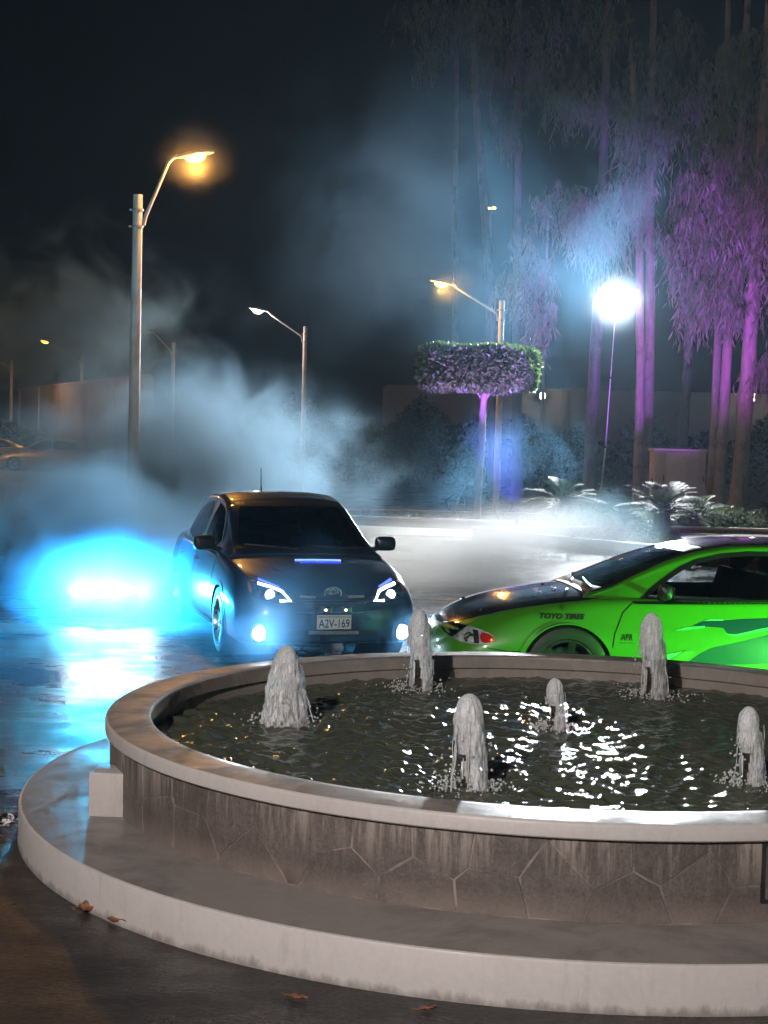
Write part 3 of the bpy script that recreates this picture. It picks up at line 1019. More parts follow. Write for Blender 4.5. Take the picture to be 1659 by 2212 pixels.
def make_wheel(parent, x, y, z, rad, s, wd=0.2, spokes=5, rim_mat=None, rr=0.66):
    hw = wd / 2
    t = MB().lathe([(rad * rr, -hw * .8), (rad * rr + .01, -hw), (rad * .86, -hw * 1.04), (rad * .965, -hw * .9), (rad, -hw * .62), (rad, hw * .62), (rad * .965, hw * .9), (rad * .86, hw * 1.04), (rad * rr + .01, hw), (rad * rr, hw * .8)], 48, axis='y', closed=True)
    w = t.build('wheel', M_TYRE, parent, 40, (x, y, z))
    b = MB()
    ri = rad * rr
    b.lathe([(ri + .004, s * hw * .96), (ri - .012, s * hw * .98), (ri - .02, s * hw * .7), (ri - .03, -s * hw * .8), (ri, -s * hw * .9)], 44, axis='y')
    b.lathe([(0.0, s * hw * .78), (0.035, s * hw * .78), (.05, s * hw * .66), (.055, s * hw * .2)], 20, axis='y')
    for k in range(spokes):
        a = 2 * PI * k / spokes + 0.3
        ca, sa = math.cos(a), math.sin(a)
        for q in (-1, 1):
            w0, w1 = .017, .012
            ax = (q * .013)
            pts = []
            for (r0, ww, yy) in ((.04, w0, .60), (ri * .55, w1, .66), (ri - .014, w0, .80)):
                o_ = ax * (.6 + r0 * 3.0)
                pts.append((r0, ww, yy, o_))
            vs = []
            for (r0, ww, yy, o_) in pts:
                for (dt, dy) in ((-ww, 0), (ww, 0), (ww, -.16), (-ww, -.16)):
                    tt = o_ + dt
                    vs.append((r0 * ca - tt * sa, s * hw * (yy + dy), r0 * sa + tt * ca))
            fs = []
            for i in range(2):
                for j in range(4): fs.append((i * 4 + j, i * 4 + (j + 1) % 4, i * 4 + 4 + (j + 1) % 4, i * 4 + 4 + j))
            fs += [(0, 1, 2, 3), (8, 9, 10, 11)]
            b.add(vs, fs)
    b.build('rim', rim_mat or M_ALLOY, w, 35)
    MB().lathe([(0, -s * hw * .1), (rad * .48, -s * hw * .1), (rad * .48, -s * hw * .25), (0, -s * hw * .25)], 30, axis='y').build('brake_disc', M_GUN, w, 35)
    return w

def seat(parent, x, y):
    b = MB().box(x - .25, x + .27, y - .24, y + .24, .32, .50, bev=.05)
    b.box(-.09, .09, -.24, .24, 0, .62, Matrix.Translation((x + .32, y, .42)) @ Matrix.Rotation(R(16), 4, 'Y'), .05)
    b.box(-.05, .05, -.13, .13, 0, .17, Matrix.Translation((x + .50, y, 1.04)) @ Matrix.Rotation(R(12), 4, 'Y'), .035)
    return b.build('seat', M_SEAT, parent, 50)

def mirror(parent, x, y, z, s, mat, w=.20, h=.14):
    b = MB().box(-.05, .06, -w / 2, w / 2, -h / 2, h / 2, bev=.052)
    o = b.build('mirror', mat, parent, 60, (x, y, z), (0, 0, R(8 * s)))
    MB().box(.055, .064, -w / 2 + .02, w / 2 - .02, -h / 2 + .018, h / 2 - .018).build('mirror_glass', M_CHROME, o)
    MB().tube([(0, -s * w * .35, -h * .3), (-.01, -s * (w * .5 + .07), -h * .55)], [.025, .03], 8).build('mirror_arm', M_DARK, o, 60)
    return o

def shell(root, body_tab, house_tab, paint, arches, rad_arch, wins, wind, rear, glass, glass_ws=None):
    """body and roof lofts with wheel arches and window openings cut; returns parts and bvh trees"""
    bb = body_loft(body_tab); bh = house_loft(house_tab)
    vb = BVHTree.FromBMesh(bb); vh = BVHTree.FromBMesh(bh)
    for ax in arches:
        for fr in (SIDE_N, SIDE_P):
            cut(bb, circle(ax, .31, rad_arch), fr, lambda c: abs(c.y) > .45)
    # open the inside of the cabin: drop the body deck under the greenhouse and the greenhouse floor
    x0 = house_tab[0][0] + .18; x1 = house_tab[-1][0] - .35
    dead = [f for f in bb.faces if x0 < f.calc_center_median().x < x1 and f.normal.z > .6 and abs(f.calc_center_median().y) < .62 and f.calc_center_median().z > .6]
    bmesh.ops.delete(bb, geom=dead, context='FACES')
    dead = [f for f in bh.faces if f.normal.z < -.5 and f.calc_center_median().z < house_tab[3][1] - .05]
    bmesh.ops.delete(bh, geom=dead, context='FACES')
    for w in wins:
        for fr in (SIDE_N, SIDE_P): cut(bh, offset_poly(w, -.004), fr)
    cut(bh, offset_poly(wind, -.004), FRONT); 
    if rear: cut(bh, offset_poly(rear, -.004), BACK)
    body = bm_obj(bb, 'body', paint, root)
    roof = bm_obj(bh, 'roof', paint, root)
    bb.free(); bh.free()
    for ax in arches:
        for fr, s in ((SIDE_N, -1), (SIDE_P, 1)):
            # bright lip of the arch covers the cut; well behind it
            o1 = [p for p in circle(ax, .31, rad_arch + .016, 48)]
            i1 = [p for p in circle(ax, .31, rad_arch - .022, 48)]
            patch('arch_lip', vb, o1, fr, paint, root, .006, [i1], .03, .03)
            MB().lathe([(rad_arch - .006, s * .40), (rad_arch - .006, s * .86)], 36, axis='y', M=Matrix.Translation((ax, 0, .31))).build('wheel_well', M_DARK, root, 40)
            MB().lathe([(0, s * .42), (rad_arch, s * .42)], 36, axis='y', M=Matrix.Translation((ax, 0, .31))).build('inner_well', M_DARK, root, 40)
    for w in wins:
        for fr in (SIDE_N, SIDE_P):
            p = patch('side_window', vh, offset_poly(w, -.012), fr, glass, root, .001, (), .05, .004)
            patch('window_trim', vh, offset_poly(w, .018), fr, M_TRIM, p or root, .004, [offset_poly(w, -.016)], .03, .012)
    p = patch('windscreen', vh, offset_poly(wind, -.014), FRONT, glass_ws or glass, root, .004, (), .05, .004)
    patch('screen_seal', vh, offset_poly(wind, .02), FRONT, M_TRIM, p or root, .010, [offset_poly(wind, -.022)], .03, .03)
    if rear:
        p = patch('rear_screen', vh, offset_poly(rear, -.014), BACK, glass, root, .004, (), .05, .004)
        patch('screen_seal', vh, offset_poly(rear, .02), BACK, M_TRIM, p or root, .010, [offset_poly(rear, -.022)], .03, .03)
    MB().box(house_tab[0][0] + .25, house_tab[0][0] + .62, -.66, .66, .62, house_tab[3][1] - .03, bev=.05).build('dashboard', M_DARK, root, 50)
    MB().box(.5, body_tab[-1][0] - .5, -.60, .60, .17, .22).build('floor_pan', M_DARK, root)
    return body, roof, vb, vh

def seam(name, bvh, pts, frame, root, w=.006, mat=None):
    """a panel gap: thin dark strip following the body"""
    L = []; Rr = []
    for i, p in enumerate(pts):
        a = Vector(pts[max(i - 1, 0)]); b = Vector(pts[min(i + 1, len(pts) - 1)])
        t = (b - a).normalized(); n = Vector((-t.y, t.x)) * w / 2
        L.append(tuple(Vector(p) + n)); Rr.append(tuple(Vector(p) - n))
    return patch(name, bvh, L + Rr[::-1], frame, mat or M_TRIM, root, .0025, (), .04, .006)

# ------------------------------------------------------------------ dark blue saloon facing the camera
def blue_car():
    root = empty('parked_car', (-0.44, 13.83, 0), R(106))
    tag(root, 'dark blue saloon with lit headlamps and plate A2V-169, wrapped in tyre smoke', 'car')
    paint = mat_paint('navy_paint', (0.02, 0.035, 0.07), 0.32, 1.0, 0.35)
    body_tab = [(0, .21, .62, .50, .55, .64), (.06, .19, .73, .58, .60, .68), (.15, .18, .80, .66, .66, .73), (.30, .175, .845, .72, .725, .785), (.60, .18, .872, .755, .80, .85),
                (.95, .18, .88, .775, .85, .905), (1.25, .19, .88, .79, .875, .945), (1.6, .2, .88, .80, .89, .96), (2.4, .2, .88, .81, .90, .95), (3.4, .2, .88, .80, .92, .96), (3.9, .2, .86, .77, .93, 1.0), (4.3, .22, .82, .72, .92, 1.0), (4.5, .26, .72, .62, .88, .96), (4.54, .30, .66, .56, .85, .92)]
    house_tab = [(1.05, .90, .74, .71, .925), (1.30, .90, .76, .67, 1.06), (1.60, .90, .775, .63, 1.215), (1.95, .90, .785, .60, 1.375), (2.15, .90, .79, .59, 1.43), (2.6, .90, .79, .585, 1.472), (3.1, .90, .785, .58, 1.46), (3.5, .92, .775, .57, 1.40), (3.85, .93, .74, .56, 1.24), (4.15, .95, .70, .58, 1.03)]
    glass = mat_glass('tinted_glass', (0.10, 0.12, 0.14)); gws = mat_glass('windscreen_glass', (0.42, 0.46, 0.50))
    w1 = chaikin([(1.50, .915), (1.92, 1.275), (2.12, 1.345), (2.42, 1.375), (2.42, .915)], 1)
    w2 = chaikin([(2.52, .915), (2.52, 1.375), (2.95, 1.365), (3.35, 1.27), (3.52, 1.10), (3.42, .93)], 1)
    wind = chaikin([(-.655, .962), (-.66, 1.0), (-.535, 1.335), (-.50, 1.365), (.50, 1.365), (.535, 1.335), (.66, 1.0), (.655, .962)], 1)
    rear = chaikin([(-.56, 1.06), (-.47, 1.30), (.47, 1.30), (.56, 1.06)], 1)
    body, roof, vb, vh = shell(root, body_tab, house_tab, paint, (.93, 3.53), .355, [w1, w2], wind, rear, glass, gws)
    for (x, s) in ((.93, 1), (.93, -1), (3.53, 1), (3.53, -1)): make_wheel(root, x, s * .775, .315, .315, s, .2, 7, M_ALLOY, .70)
    seat(root, 2.0, .37); seat(root, 2.0, -.37)
    for s in (1, -1): mirror(root, 1.52, s * .915, .995, s, M_DARK if s > 0 else paint, .215, .145)
    # bonnet shut line, bumper seams
    hood = [(.10, -.50), (.22, -.60), (.5, -.685), (.9, -.715), (1.12, -.70)]
    seam('panel_gap', vb, hood, TOP, root); seam('panel_gap', vb, [(a, -b) for a, b in hood], TOP, root)
    for s in (1, -1):
        seam('bonnet_crease', vb, [(.16, s * .30), (.5, s * .42), (1.1, s * .52)], TOP, root, .012, paint)
    seam('panel_gap', vb, [(1.33, .26), (1.32, .6), (1.40, .86)], SIDE_P, root); seam('panel_gap', vb, [(2.47, .24), (2.47, .86)], SIDE_P, root)
    for x in (2.28, 3.20): patch('door_handle', vb, chaikin([(x, .77), (x + .17, .775), (x + .17, .80), (x, .795)], 1), SIDE_P, paint, root, .03, (), .03, .03)
    patch('side_skirt', vb, [(1.32, .20), (3.15, .20), (3.15, .27), (1.32, .27)], SIDE_P, M_DARK, root, .014, (), .05, .02)
    # black cowl and wipers
    patch('cowl', vb, chaikin([(1.05, -.66), (1.14, -.70), (1.22, -.70), (1.22, .70), (1.14, .70), (1.05, .66)], 1), TOP, M_DARK, root, .008, (), .05, .01)
    for y0 in (-.52, .08):
        pts = []
        for t in range(9):
            yy = y0 + .5 * t / 8; zz = .965 + .035 * (t / 8)
            h = cast(vh, FRONT, yy, zz) or Vector((1.2, yy, zz))
            pts.append(h + Vector((-.022, 0, .004)))
        MB().tube(pts, .008, 6).build('wiper', M_DARK, root, 60)
    MB().box(1.86, 1.89, -.11, .11, 1.24, 1.31, bev=.01).build('rear_view_mirror', M_DARK, root, 40)
    # lower intake, upper grille
    patch('grille', vb, chaikin([(-.40, .60), (-.36, .655), (-.20, .645), (0, .64), (.20, .645), (.36, .655), (.40, .60), (.24, .525), (.12, .50), (-.12, .50), (-.24, .525)], 1), FRONT, M_DARK, root, .006, (), .03, .01)
    for zz in (.535, .56, .585):
        hwid = .17 + (zz - .53) * 3.0
        patch('grille_bar', vb, [(-hwid, zz), (hwid, zz), (hwid, zz + .006), (-hwid, zz + .006)], FRONT, M_GUN, root, .012, (), .04, .01)
    for s in (1, -1):
        P = [(s * .415, .580), (s * .30, .555), (s * .20, .525), (s * .11, .510)]
        seam('grille_trim', vb, P, FRONT, root, .010, M_CHROME)
    patch('lower_grille', vb, chaikin([(-.40, .255), (-.42, .31), (-.36, .33), (.36, .33), (.42, .31), (.40, .255)], 1), FRONT, M_DARK, root, .004, (), .04, .01)
    patch('number_plate_recess', vb, chaikin([(-.26, .335), (-.25, .47), (.25, .47), (.26, .335)], 1), FRONT, M_DARK, root, .004, (), .04, .01)
    M_BADGE = mat_plain('badge_grey', (0.32, 0.31, 0.30), 0.35, 0.3, 0.4, 60)
    patch('badge', vb, [(.16, .605), (.30, .612), (.30, .632), (.16, .626)], FRONT, M_BADGE, root, .012, (), .03, .01)
    patch('badge', vb, [(-.14, .606), (-.29, .612), (-.29, .632), (-.14, .628)], FRONT, M_BADGE, root, .012, (), .03, .01)
    seam('bumper_trim', vb, [(-.34, .487), (-.2, .480), (.2, .480), (.34, .487)], FRONT, root, .014, M_CHROME)
    patch('lower_badge_bar', vb, [(-.235, .285), (.225, .285), (.225, .315), (-.235, .315)], FRONT, M_BADGE, root, .014, (), .03, .012)
    # oval emblem of three rings
    ex = cast(vb, FRONT, 0, .65).x - .018
    em = MB()
    def oval(cy_, cz, a, b, r_):
        em.tube([(ex, cy_ + a * math.cos(2 * PI * i / 28), cz + b * math.sin(2 * PI * i / 28)) for i in range(29)], r_, 6, cap=False)
    oval(0, .650, .078, .052, .0075); oval(0, .664, .050, .019, .0055); oval(0, .650, .020, .044, .0055)
    em.build('emblem', M_CHROME, root, 60)
    # two small lamps above the plate
    for yy in (.068, -.115):
        fx = cast(vb, FRONT, yy, .505).x
        o = MB().box(fx - .05, fx + .02, yy - .042, yy + .042, .477, .545, bev=.008).build('bumper_lamp', M_CHROME, root, 40)
        MB().box(fx - .054, fx - .049, yy - .03, yy + .03, .487, .535).build('lamp_glass', M_LENS, o)
        MB().lathe([(0, fx - .0535), (.012, fx - .0535), (.012, fx - .051), (0, fx - .051)], 12, axis='x', M=Matrix.Translation((0, yy + .015, .508))).build('bulb', mat_emit('warm_bulb', (1, .8, .5), 5.0), o)
    # number plate
    px_ = cast(vb, FRONT, 0, .40).x - .022
    pl = MB().box(px_ - .004, px_ + .004, -.158, .158, .335, .462, bev=.002).build('number_plate', mat_plain('plate_white', (0.72, 0.73, 0.70), 0.4, var=.08, scale=20), root, 30)
    FP = (lambda u, v: Vector((px_ - .0065, u, v)), Vector((1, 0, 0)))
    ink = mat_plain('plate_ink', (0.015, 0.03, 0.02), 0.5, var=.1)
    lettering('plate_text', 'A2V-169', None, FP, .142, .348, .284, .078, ink, pl, flip=True, bold=.012)
    band = MB().box(px_ - .0062, px_ - .0042, -.150, .150, .434, .456).build('plate_band', mat_plain('band_grey', (0.42, 0.44, 0.40), .4, var=.3, scale=80), pl)
    MB().box(px_ - .008, px_ - .003, -.1655, .1655, .327, .334).build('plate_frame', M_CHROME, pl)
    # head lamps, daytime strips, fog lamps
    for s in (1, -1):
        hl = [(s * 0.370, .572), (s * 0.431, .665), (s * 0.530, .705), (s * 0.624, .735), (s * 0.708, .742), (s * 0.721, .66), (s * 0.699, .60), (s * 0.579, .572), (s * 0.448, .558)]
        hp = chaikin(hl, 1)
        house = patch('headlamp', vb, hp, FRONT, mat_plain('lamp_housing', (0.03, 0.032, 0.036), .25, .4, .2, 10), root, .003, (), .03, .01)
        def strip(name, P, w, mat, off):
            L = []; Q = []
            for i, p in enumerate(P):
                a = Vector(P[max(i - 1, 0)]); b = Vector(P[min(i + 1, len(P) - 1)])
                t = (b - a).normalized(); n = Vector((-t.y, t.x)) * w / 2
                L.append(tuple(Vector(p) + n)); Q.append(tuple(Vector(p) - n))
            return patch(name, vb, L + Q[::-1], FRONT, mat, house, off, (), .02, .01)
        strip('daytime_strip', [(s * 0.641, .722), (s * 0.538, .695), (s * 0.452, .665), (s * 0.389, .583), (s * 0.481, .583)], .020, M_WHITE_LED, .012)
        strip('blue_strip', [(s * 0.624, .752), (s * 0.538, .722), (s * 0.464, .695)], .016, M_BLUE_LED, .012)
        c = cast(vb, FRONT, s * 0.559, .632)
        bowl = MB().lathe([(.055, c.x - .014), (.058, c.x - .020), (.046, c.x - .022), (.030, c.x - .012)], 28, axis='x', M=Matrix.Translation((0, s * 0.559, .632))).build('projector_ring', M_CHROME, house, 40)
        MB().lathe([(0, c.x - .034), (.020, c.x - .031), (.036, c.x - .020), (.040, c.x - .012)], 24, axis='x', M=Matrix.Translation((0, s * 0.559, .632))).build('projector_lens', mat_emit('headlamp_beam', (.92, .96, 1.0), 14.0), house, 60)
        ind = patch('indicator', vb, chaikin([(s * 0.699, .70), (s * 0.708, .735), (s * 0.721, .735), (s * 0.730, .66), (s * 0.708, .63)], 1), FRONT, mat_plain('amber_lens', (.45, .16, .03), .2, 0, .1), house, .010, (), .02, .01)
        # fog lamp
        fy, fz = s * .655, .295
        c = cast(vb, FRONT, fy, fz)
        fl = MB().lathe([(.085, c.x + .01), (.088, c.x - .018), (.074, c.x - .022), (.060, c.x - .006), (0, c.x - .004)], 30, axis='x', M=Matrix.Translation((0, fy, fz))).build('fog_lamp', M_DARK, root, 40)
        MB().lathe([(0, c.x - .030), (.035, c.x - .027), (.060, c.x - .018), (.068, c.x - .010)], 28, axis='x', M=Matrix.Translation((0, fy, fz))).build('fog_lens', mat_emit('fog_beam', (.85, .95, 1.0), 22.0), fl, 60)
        bpy.context.view_layer.update()
        mw = root.matrix_world
        spot('fog_light', mw @ Vector((c.x - .06, fy, fz)), mw @ Vector((c.x - 4, fy, fz - .25)), P_FOG, (.50, .78, 1.0), 120, .8, .05, root)
        spot('head_light', mw @ Vector((c.x - .08, s * .655, .632)), mw @ Vector((c.x - 6, s * .655, .35)), P_FOG * .9, (.75, .88, 1.0), 70, .8, .04, root)
    # blue reflection in the bonnet, built as two rows of glowing dashes
    glint = None
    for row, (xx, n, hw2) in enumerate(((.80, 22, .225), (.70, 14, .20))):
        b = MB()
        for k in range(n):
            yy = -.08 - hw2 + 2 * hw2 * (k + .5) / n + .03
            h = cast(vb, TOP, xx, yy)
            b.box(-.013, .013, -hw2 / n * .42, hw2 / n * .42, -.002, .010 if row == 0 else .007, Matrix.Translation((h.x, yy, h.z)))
        o = b.build('bonnet_glint_row', mat_emit('bonnet_glint' if row == 0 else 'bonnet_glint_dim', (.12, .22, 1.0) if row == 0 else (.05, .05, .9), 5.0 if row == 0 else 2.2), root)
    # antenna and roof spoiler
    h = cast(vh, TOP, 3.05, .05)
    MB().tube([h + Vector((0, 0, -.01)), h + Vector((.03, 0, .05)), h + Vector((.05, 0, .24))], [.012, .006, .004], 6).build('antenna', M_DARK, root, 60)
    MB().box(3.50, 3.78, -.50, .50, 1.385, 1.405, bev=.008).build('roof_spoiler', paint, root, 40)
    for s in (1, -1):
        patch('tail_lamp', vb, chaikin([(s * .45, .74), (s * .45, .88), (s * .68, .88), (s * .70, .74)], 1), BACK, mat_plain('red_lens', (.35, .01, .01), .2), root, .006, (), .03, .01)
    return root
blue_car()

# ------------------------------------------------------------------ green coupe on the right
def green_car():
    root = empty('parked_car', (0.40, 12.45, 0), R(6))
    tag(root, 'bright green coupe with black bonnet and teal side graphic behind the fountain', 'car')
    paint = mat_paint('green_paint', (0.060, 0.30, 0.008), 0.38, 1.0, 0.0)
    black = mat_paint('black_bonnet', (0.007, 0.0075, 0.009), 0.16, 1.0, 0.0)
    body_tab = [(0, .21, .55, .43, .47, .55), (.06, .18, .68, .54, .525, .60), (.15, .165, .765, .62, .58, .655), (.30, .16, .82, .69, .65, .725), (.55, .16, .855, .735, .73, .80), (.90, .17, .87, .76, .795, .865),
                (1.2, .17, .872, .775, .825, .90), (1.5, .17, .872, .79, .835, .905), (2.2, .17, .872, .80, .835, .88), (3.0, .17, .875, .79, .85, .90), (3.5, .18, .875, .76, .88, .93), (4.0, .2, .85, .70, .88, .94), (4.3, .24, .75, .62, .84, .90), (4.37, .28, .68, .55, .80, .86)]
    house_tab = [(1.08, .83, .71, .68, .865), (1.2, .83, .73, .66, .925), (1.5, .83, .755, .605, 1.06), (1.8, .83, .77, .56, 1.178), (2.05, .83, .775, .54, 1.245), (2.4, .83, .78, .53, 1.292), (2.8, .83, .78, .525, 1.298), (3.2, .84, .77, .52, 1.25), (3.6, .86, .745, .51, 1.15), (4.0, .88, .70, .50, 1.01), (4.25, .88, .66, .50, .91)]
    glass = mat_glass('clear_side_glass', (0.30, 0.32, 0.32)); gws = mat_glass('clear_screen_glass', (0.42, 0.47, 0.45))
    w1 = [(1.50, .842), (1.62, .925), (1.74, 1.005), (1.87, 1.085), (2.0, 1.14), (2.2, 1.185), (2.42, 1.205), (2.62, 1.205), (2.70, 1.19), (2.70, .855)]
    w2 = chaikin([(2.78, .86), (2.78, 1.19), (3.0, 1.15), (3.25, 1.05), (3.42, .92), (3.40, .88)], 1)
    wind = chaikin([(-.60, .905), (-.61, .93), (-.465, 1.205), (-.44, 1.232), (.44, 1.232), (.465, 1.205), (.61, .93), (.60, .905)], 1)
    rear = chaikin([(-.48, 1.0), (-.42, 1.2), (.42, 1.2), (.48, 1.0)], 1)
    body, roof, vb, vh = shell(root, body_tab, house_tab, paint, (.93, 3.45), .375, [w1, w2], wind, rear, glass, gws)
    for (x, s) in ((.93, 1), (.93, -1), (3.45, 1), (3.45, -1)): make_wheel(root, x, s * .765, .325, .325, s, .22, 6, M_GUN, .68)
    seat(root, 2.15, .36); seat(root, 2.15, -.36)
    # steering wheel
    M_ = Matrix.Translation((1.72, -.36, .80)) @ Matrix.Rotation(R(-65), 4, 'Y')
    MB().tube([M_ @ Vector((.17 * math.cos(2 * PI * i / 24), .17 * math.sin(2 * PI * i / 24), 0)) for i in range(25)], .014, 8, False).tube([M_ @ Vector((-.16, 0, 0)), M_ @ Vector((.16, 0, 0))], .014, 6).build('steering_wheel', M_DARK, root, 60)
    # black bonnet and roof panels
    bon = [(.045, 0), (.06, .20), (.10, .34), (.16, .44), (.25, .545), (.38, .625), (.70, .70), (1.05, .735), (1.19, .72)]
    bp = bon + [(a, -b) for a, b in bon[::-1] if b > 0]
    patch('bonnet', vb, bp, TOP, black, root, .004, (), .04, .012)
    patch('roof_panel', vh, chaikin([(2.06, -.42), (2.30, -.455), (3.2, -.44), (3.5, -.42), (3.5, .42), (3.2, .44), (2.30, .455), (2.06, .42)], 1), TOP, black, root, .004, (), .05, .010)
    # bonnet fittings: pins, washer nozzles, scoop
    for (x, y) in ((.33, -.45), (.33, .45), (.95, -.22), (.95, .22), (1.02, -.35)):
        h = cast(vb, TOP, x, y)
        MB().lathe([(0, .012), (.014, .010), (.018, .002), (.018, -.004)], 12, M=Matrix.Translation(h + Vector((0, 0, .006)))).build('bonnet_pin', M_CHROME, root, 40)
    h = cast(vb, TOP, .14, -.30)
    MB().tube([h, h + Vector((0, 0, .05))], .003, 5).build('bonnet_marker', M_DARK, root)
    patch('cowl', vb, chaikin([(1.10, -.64), (1.17, -.70), (1.26, -.70), (1.26, .70), (1.17, .70), (1.10, .64)], 1), TOP, M_DARK, root, .010, (), .05, .01)
    for y0 in (-.50, .06):
        pts = []
        for t in range(9):
            yy = y0 + .46 * t / 8; zz = .918 + .03 * (t / 8)
            hh = cast(vh, FRONT, yy, zz) or Vector((1.2, yy, zz))
            pts.append(hh + Vector((-.022, 0, .004)))
        MB().tube(pts, .008, 6).build('wiper', M_CHROME, root, 60)
    for s in (1, -1): mirror(root, 1.66, s * .90, .925, s, M_DARK, .17, .12)
    seam('roof_gutter', vh, [(2.10, .46), (2.6, .475), (3.4, .455)], TOP, root, .014, M_CHROME); seam('roof_gutter', vh, [(2.10, -.46), (2.6, -.475), (3.4, -.455)], TOP, root, .014)
    # door and wing seams
    seam('panel_gap', vb, [(1.255, .20), (1.265, .42), (1.29, .60), (1.36, .76), (1.45, .84)], SIDE_N, root, .009)
    seam('panel_gap', vb, [(2.76, .22), (2.78, .5), (2.74, .84)], SIDE_N, root, .009)
    seam('panel_gap', vb, [(.33, .475), (.46, .455), (.565, .455)], SIDE_N, root, .008)
    seam('belt_trim', vb, [(1.45, .832), (2.0, .835), (2.78, .85)], SIDE_N, root, .02)
    patch('door_handle', vb, chaikin([(2.52, .735), (2.70, .74), (2.70, .775), (2.52, .77)], 1), SIDE_N, M_DARK, root, .01, (), .03, .02)
    patch('side_skirt', vb, [(1.30, .175), (3.05, .175), (3.05, .24), (1.30, .24)], SIDE_N, paint, root, .02, (), .05, .03)
    # headlamp with red marker
    for s, fr in ((-1, SIDE_N), (1, SIDE_P)):
        hp = chaikin([(.030, .585), (.05, .535), (.17, .497), (.35, .505), (.385, .545), (.345, .59), (.22, .625), (.08, .622)], 2)
        hd = patch('headlamp', vb, hp, fr, mat_plain('headlamp_bowl', (.62, .68, .64), .25, .25, .35, 14), root, .004, (), .02, .012)
        patch('headlamp_divider', vb, [(.225, .505), (.262, .505), (.262, .60), (.225, .60)], fr, M_DARK, hd, .008, (), .02, .01)
        patch('marker_lamp', vb, chaikin([(.27, .512), (.35, .513), (.376, .545), (.34, .58), (.275, .592)], 2), fr, mat_plain('red_marker', (.55, .025, .015), .15, 0, .2, 20), hd, .009, (), .02, .01)
        b = cast(vb, fr, .352, .537)
        MB().lathe([(0, .012), (.007, .009), (.010, 0)], 10, M=Matrix.Translation(b + Vector((0, s * .012, 0))) @ Matrix.Rotation(R(90) * -s, 4, 'X')).build('marker_bulb', mat_emit('marker_bulb', (1, .12, .02), 4.0), hd, 60)
        b = cast(vb, fr, .19, .545)
        MB().lathe([(.038, -.004), (.040, .012), (.030, .014), (.018, .004), (0, .002)], 20, M=Matrix.Translation(b + Vector((0, s * .008, 0))) @ Matrix.Rotation(R(90) * -s, 4, 'X')).build('reflector', M_CHROME, hd, 50)
        patch('headlamp_lens', vb, hp, fr, M_LENS, hd, .024, (), .03, .015)
        seam('lamp_led', vb, [(.045, .632), (.09, .640), (.13, .636), (.17, .642)], fr, hd, .010, mat_emit('green_led', (.05, 1.0, .15), 1.8))
        patch('bumper_vent', vb, chaikin([(.055, .335), (.06, .405), (.10, .43), (.19, .42), (.20, .34)], 1), fr, M_DARK, root, .004, (), .03, .01)
    patch('front_intake', vb, chaikin([(-.42, .28), (-.45, .40), (.45, .40), (.42, .28)], 1), FRONT, M_DARK, root, .004, (), .04, .01)
    # side graphic: dark teal sweep, pale green flashes, outlined shards
    teal = mat_paint('teal_vinyl', (0.004, 0.085, 0.085), 0.35, .8); navy = mat_paint('navy_vinyl', (0.004, 0.05, 0.085), 0.35, .8)
    mint = mat_paint('mint_vinyl', (0.10, 0.62, 0.24), 0.38, .8); edge = mat_paint('dark_green_vinyl', (0.02, 0.12, 0.01), 0.38, .8)
    def vin(P, m_, off, n='side_graphic'): return patch(n, vb, P, SIDE_N, m_, root, off, (), .04, .004)
    vin([(1.98, .702), (2.10, .706), (2.30, .722), (2.60, .735), (3.0, .75), (3.0, .63), (2.75, .655), (2.45, .63), (2.30, .605), (2.17, .612), (2.14, .655), (1.90, .668)], navy, .0035)
    vin([(1.83, .365), (1.96, .455), (2.05, .50), (2.3, .555), (2.55, .62), (2.8, .65), (3.0, .665), (3.0, .40), (2.6, .385), (2.3, .375), (2.05, .372)], teal, .0035)
    vin([(1.75, .628), (1.84, .655), (1.99, .668), (1.99, .652), (1.86, .637)], mint, .007)
    vin([(1.98, .708), (2.06, .722), (2.14, .722), (2.14, .708)], mint, .007)
    vin([(2.12, .617), (2.22, .603), (2.45, .655), (2.8, .712), (3.0, .735), (3.0, .717), (2.8, .694), (2.45, .632), (2.24, .588)], mint, .007)
    vin([(1.27, .325), (1.40, .345), (1.54, .42), (1.66, .468), (1.66, .447), (1.86, .485), (1.70, .385), (1.62, .325)], edge, .0035)
    vin([(1.29, .33), (1.40, .352), (1.55, .425), (1.645, .458), (1.645, .437), (1.82, .472), (1.69, .39), (1.60, .33)], mint, .007)
    ink = mat_plain('black_vinyl', (0.008, 0.008, 0.008), .4, var=.1)
    lettering('wing_lettering', 'TOYO TIRES', vb, SIDE_N, .72, .702, .345, .042, ink, root, shear=.35, bold=.055)
    ap = mat_plain('dark_vinyl', (0.012, 0.03, 0.012), .4, var=.1)
    lettering('wing_logo', 'APR', vb, SIDE_N, 1.335, .55, .095, .05, ap, root, shear=.15, bold=.03)
    lettering('wing_small_text', 'PERFORMANCE', vb, SIDE_N, 1.32, .528, .125, .008, ap, root)
    lettering('bumper_lettering', 'Saramonic', vb, SIDE_N, .235, .415, .20, .042, ap, root)
    return root
green_car()

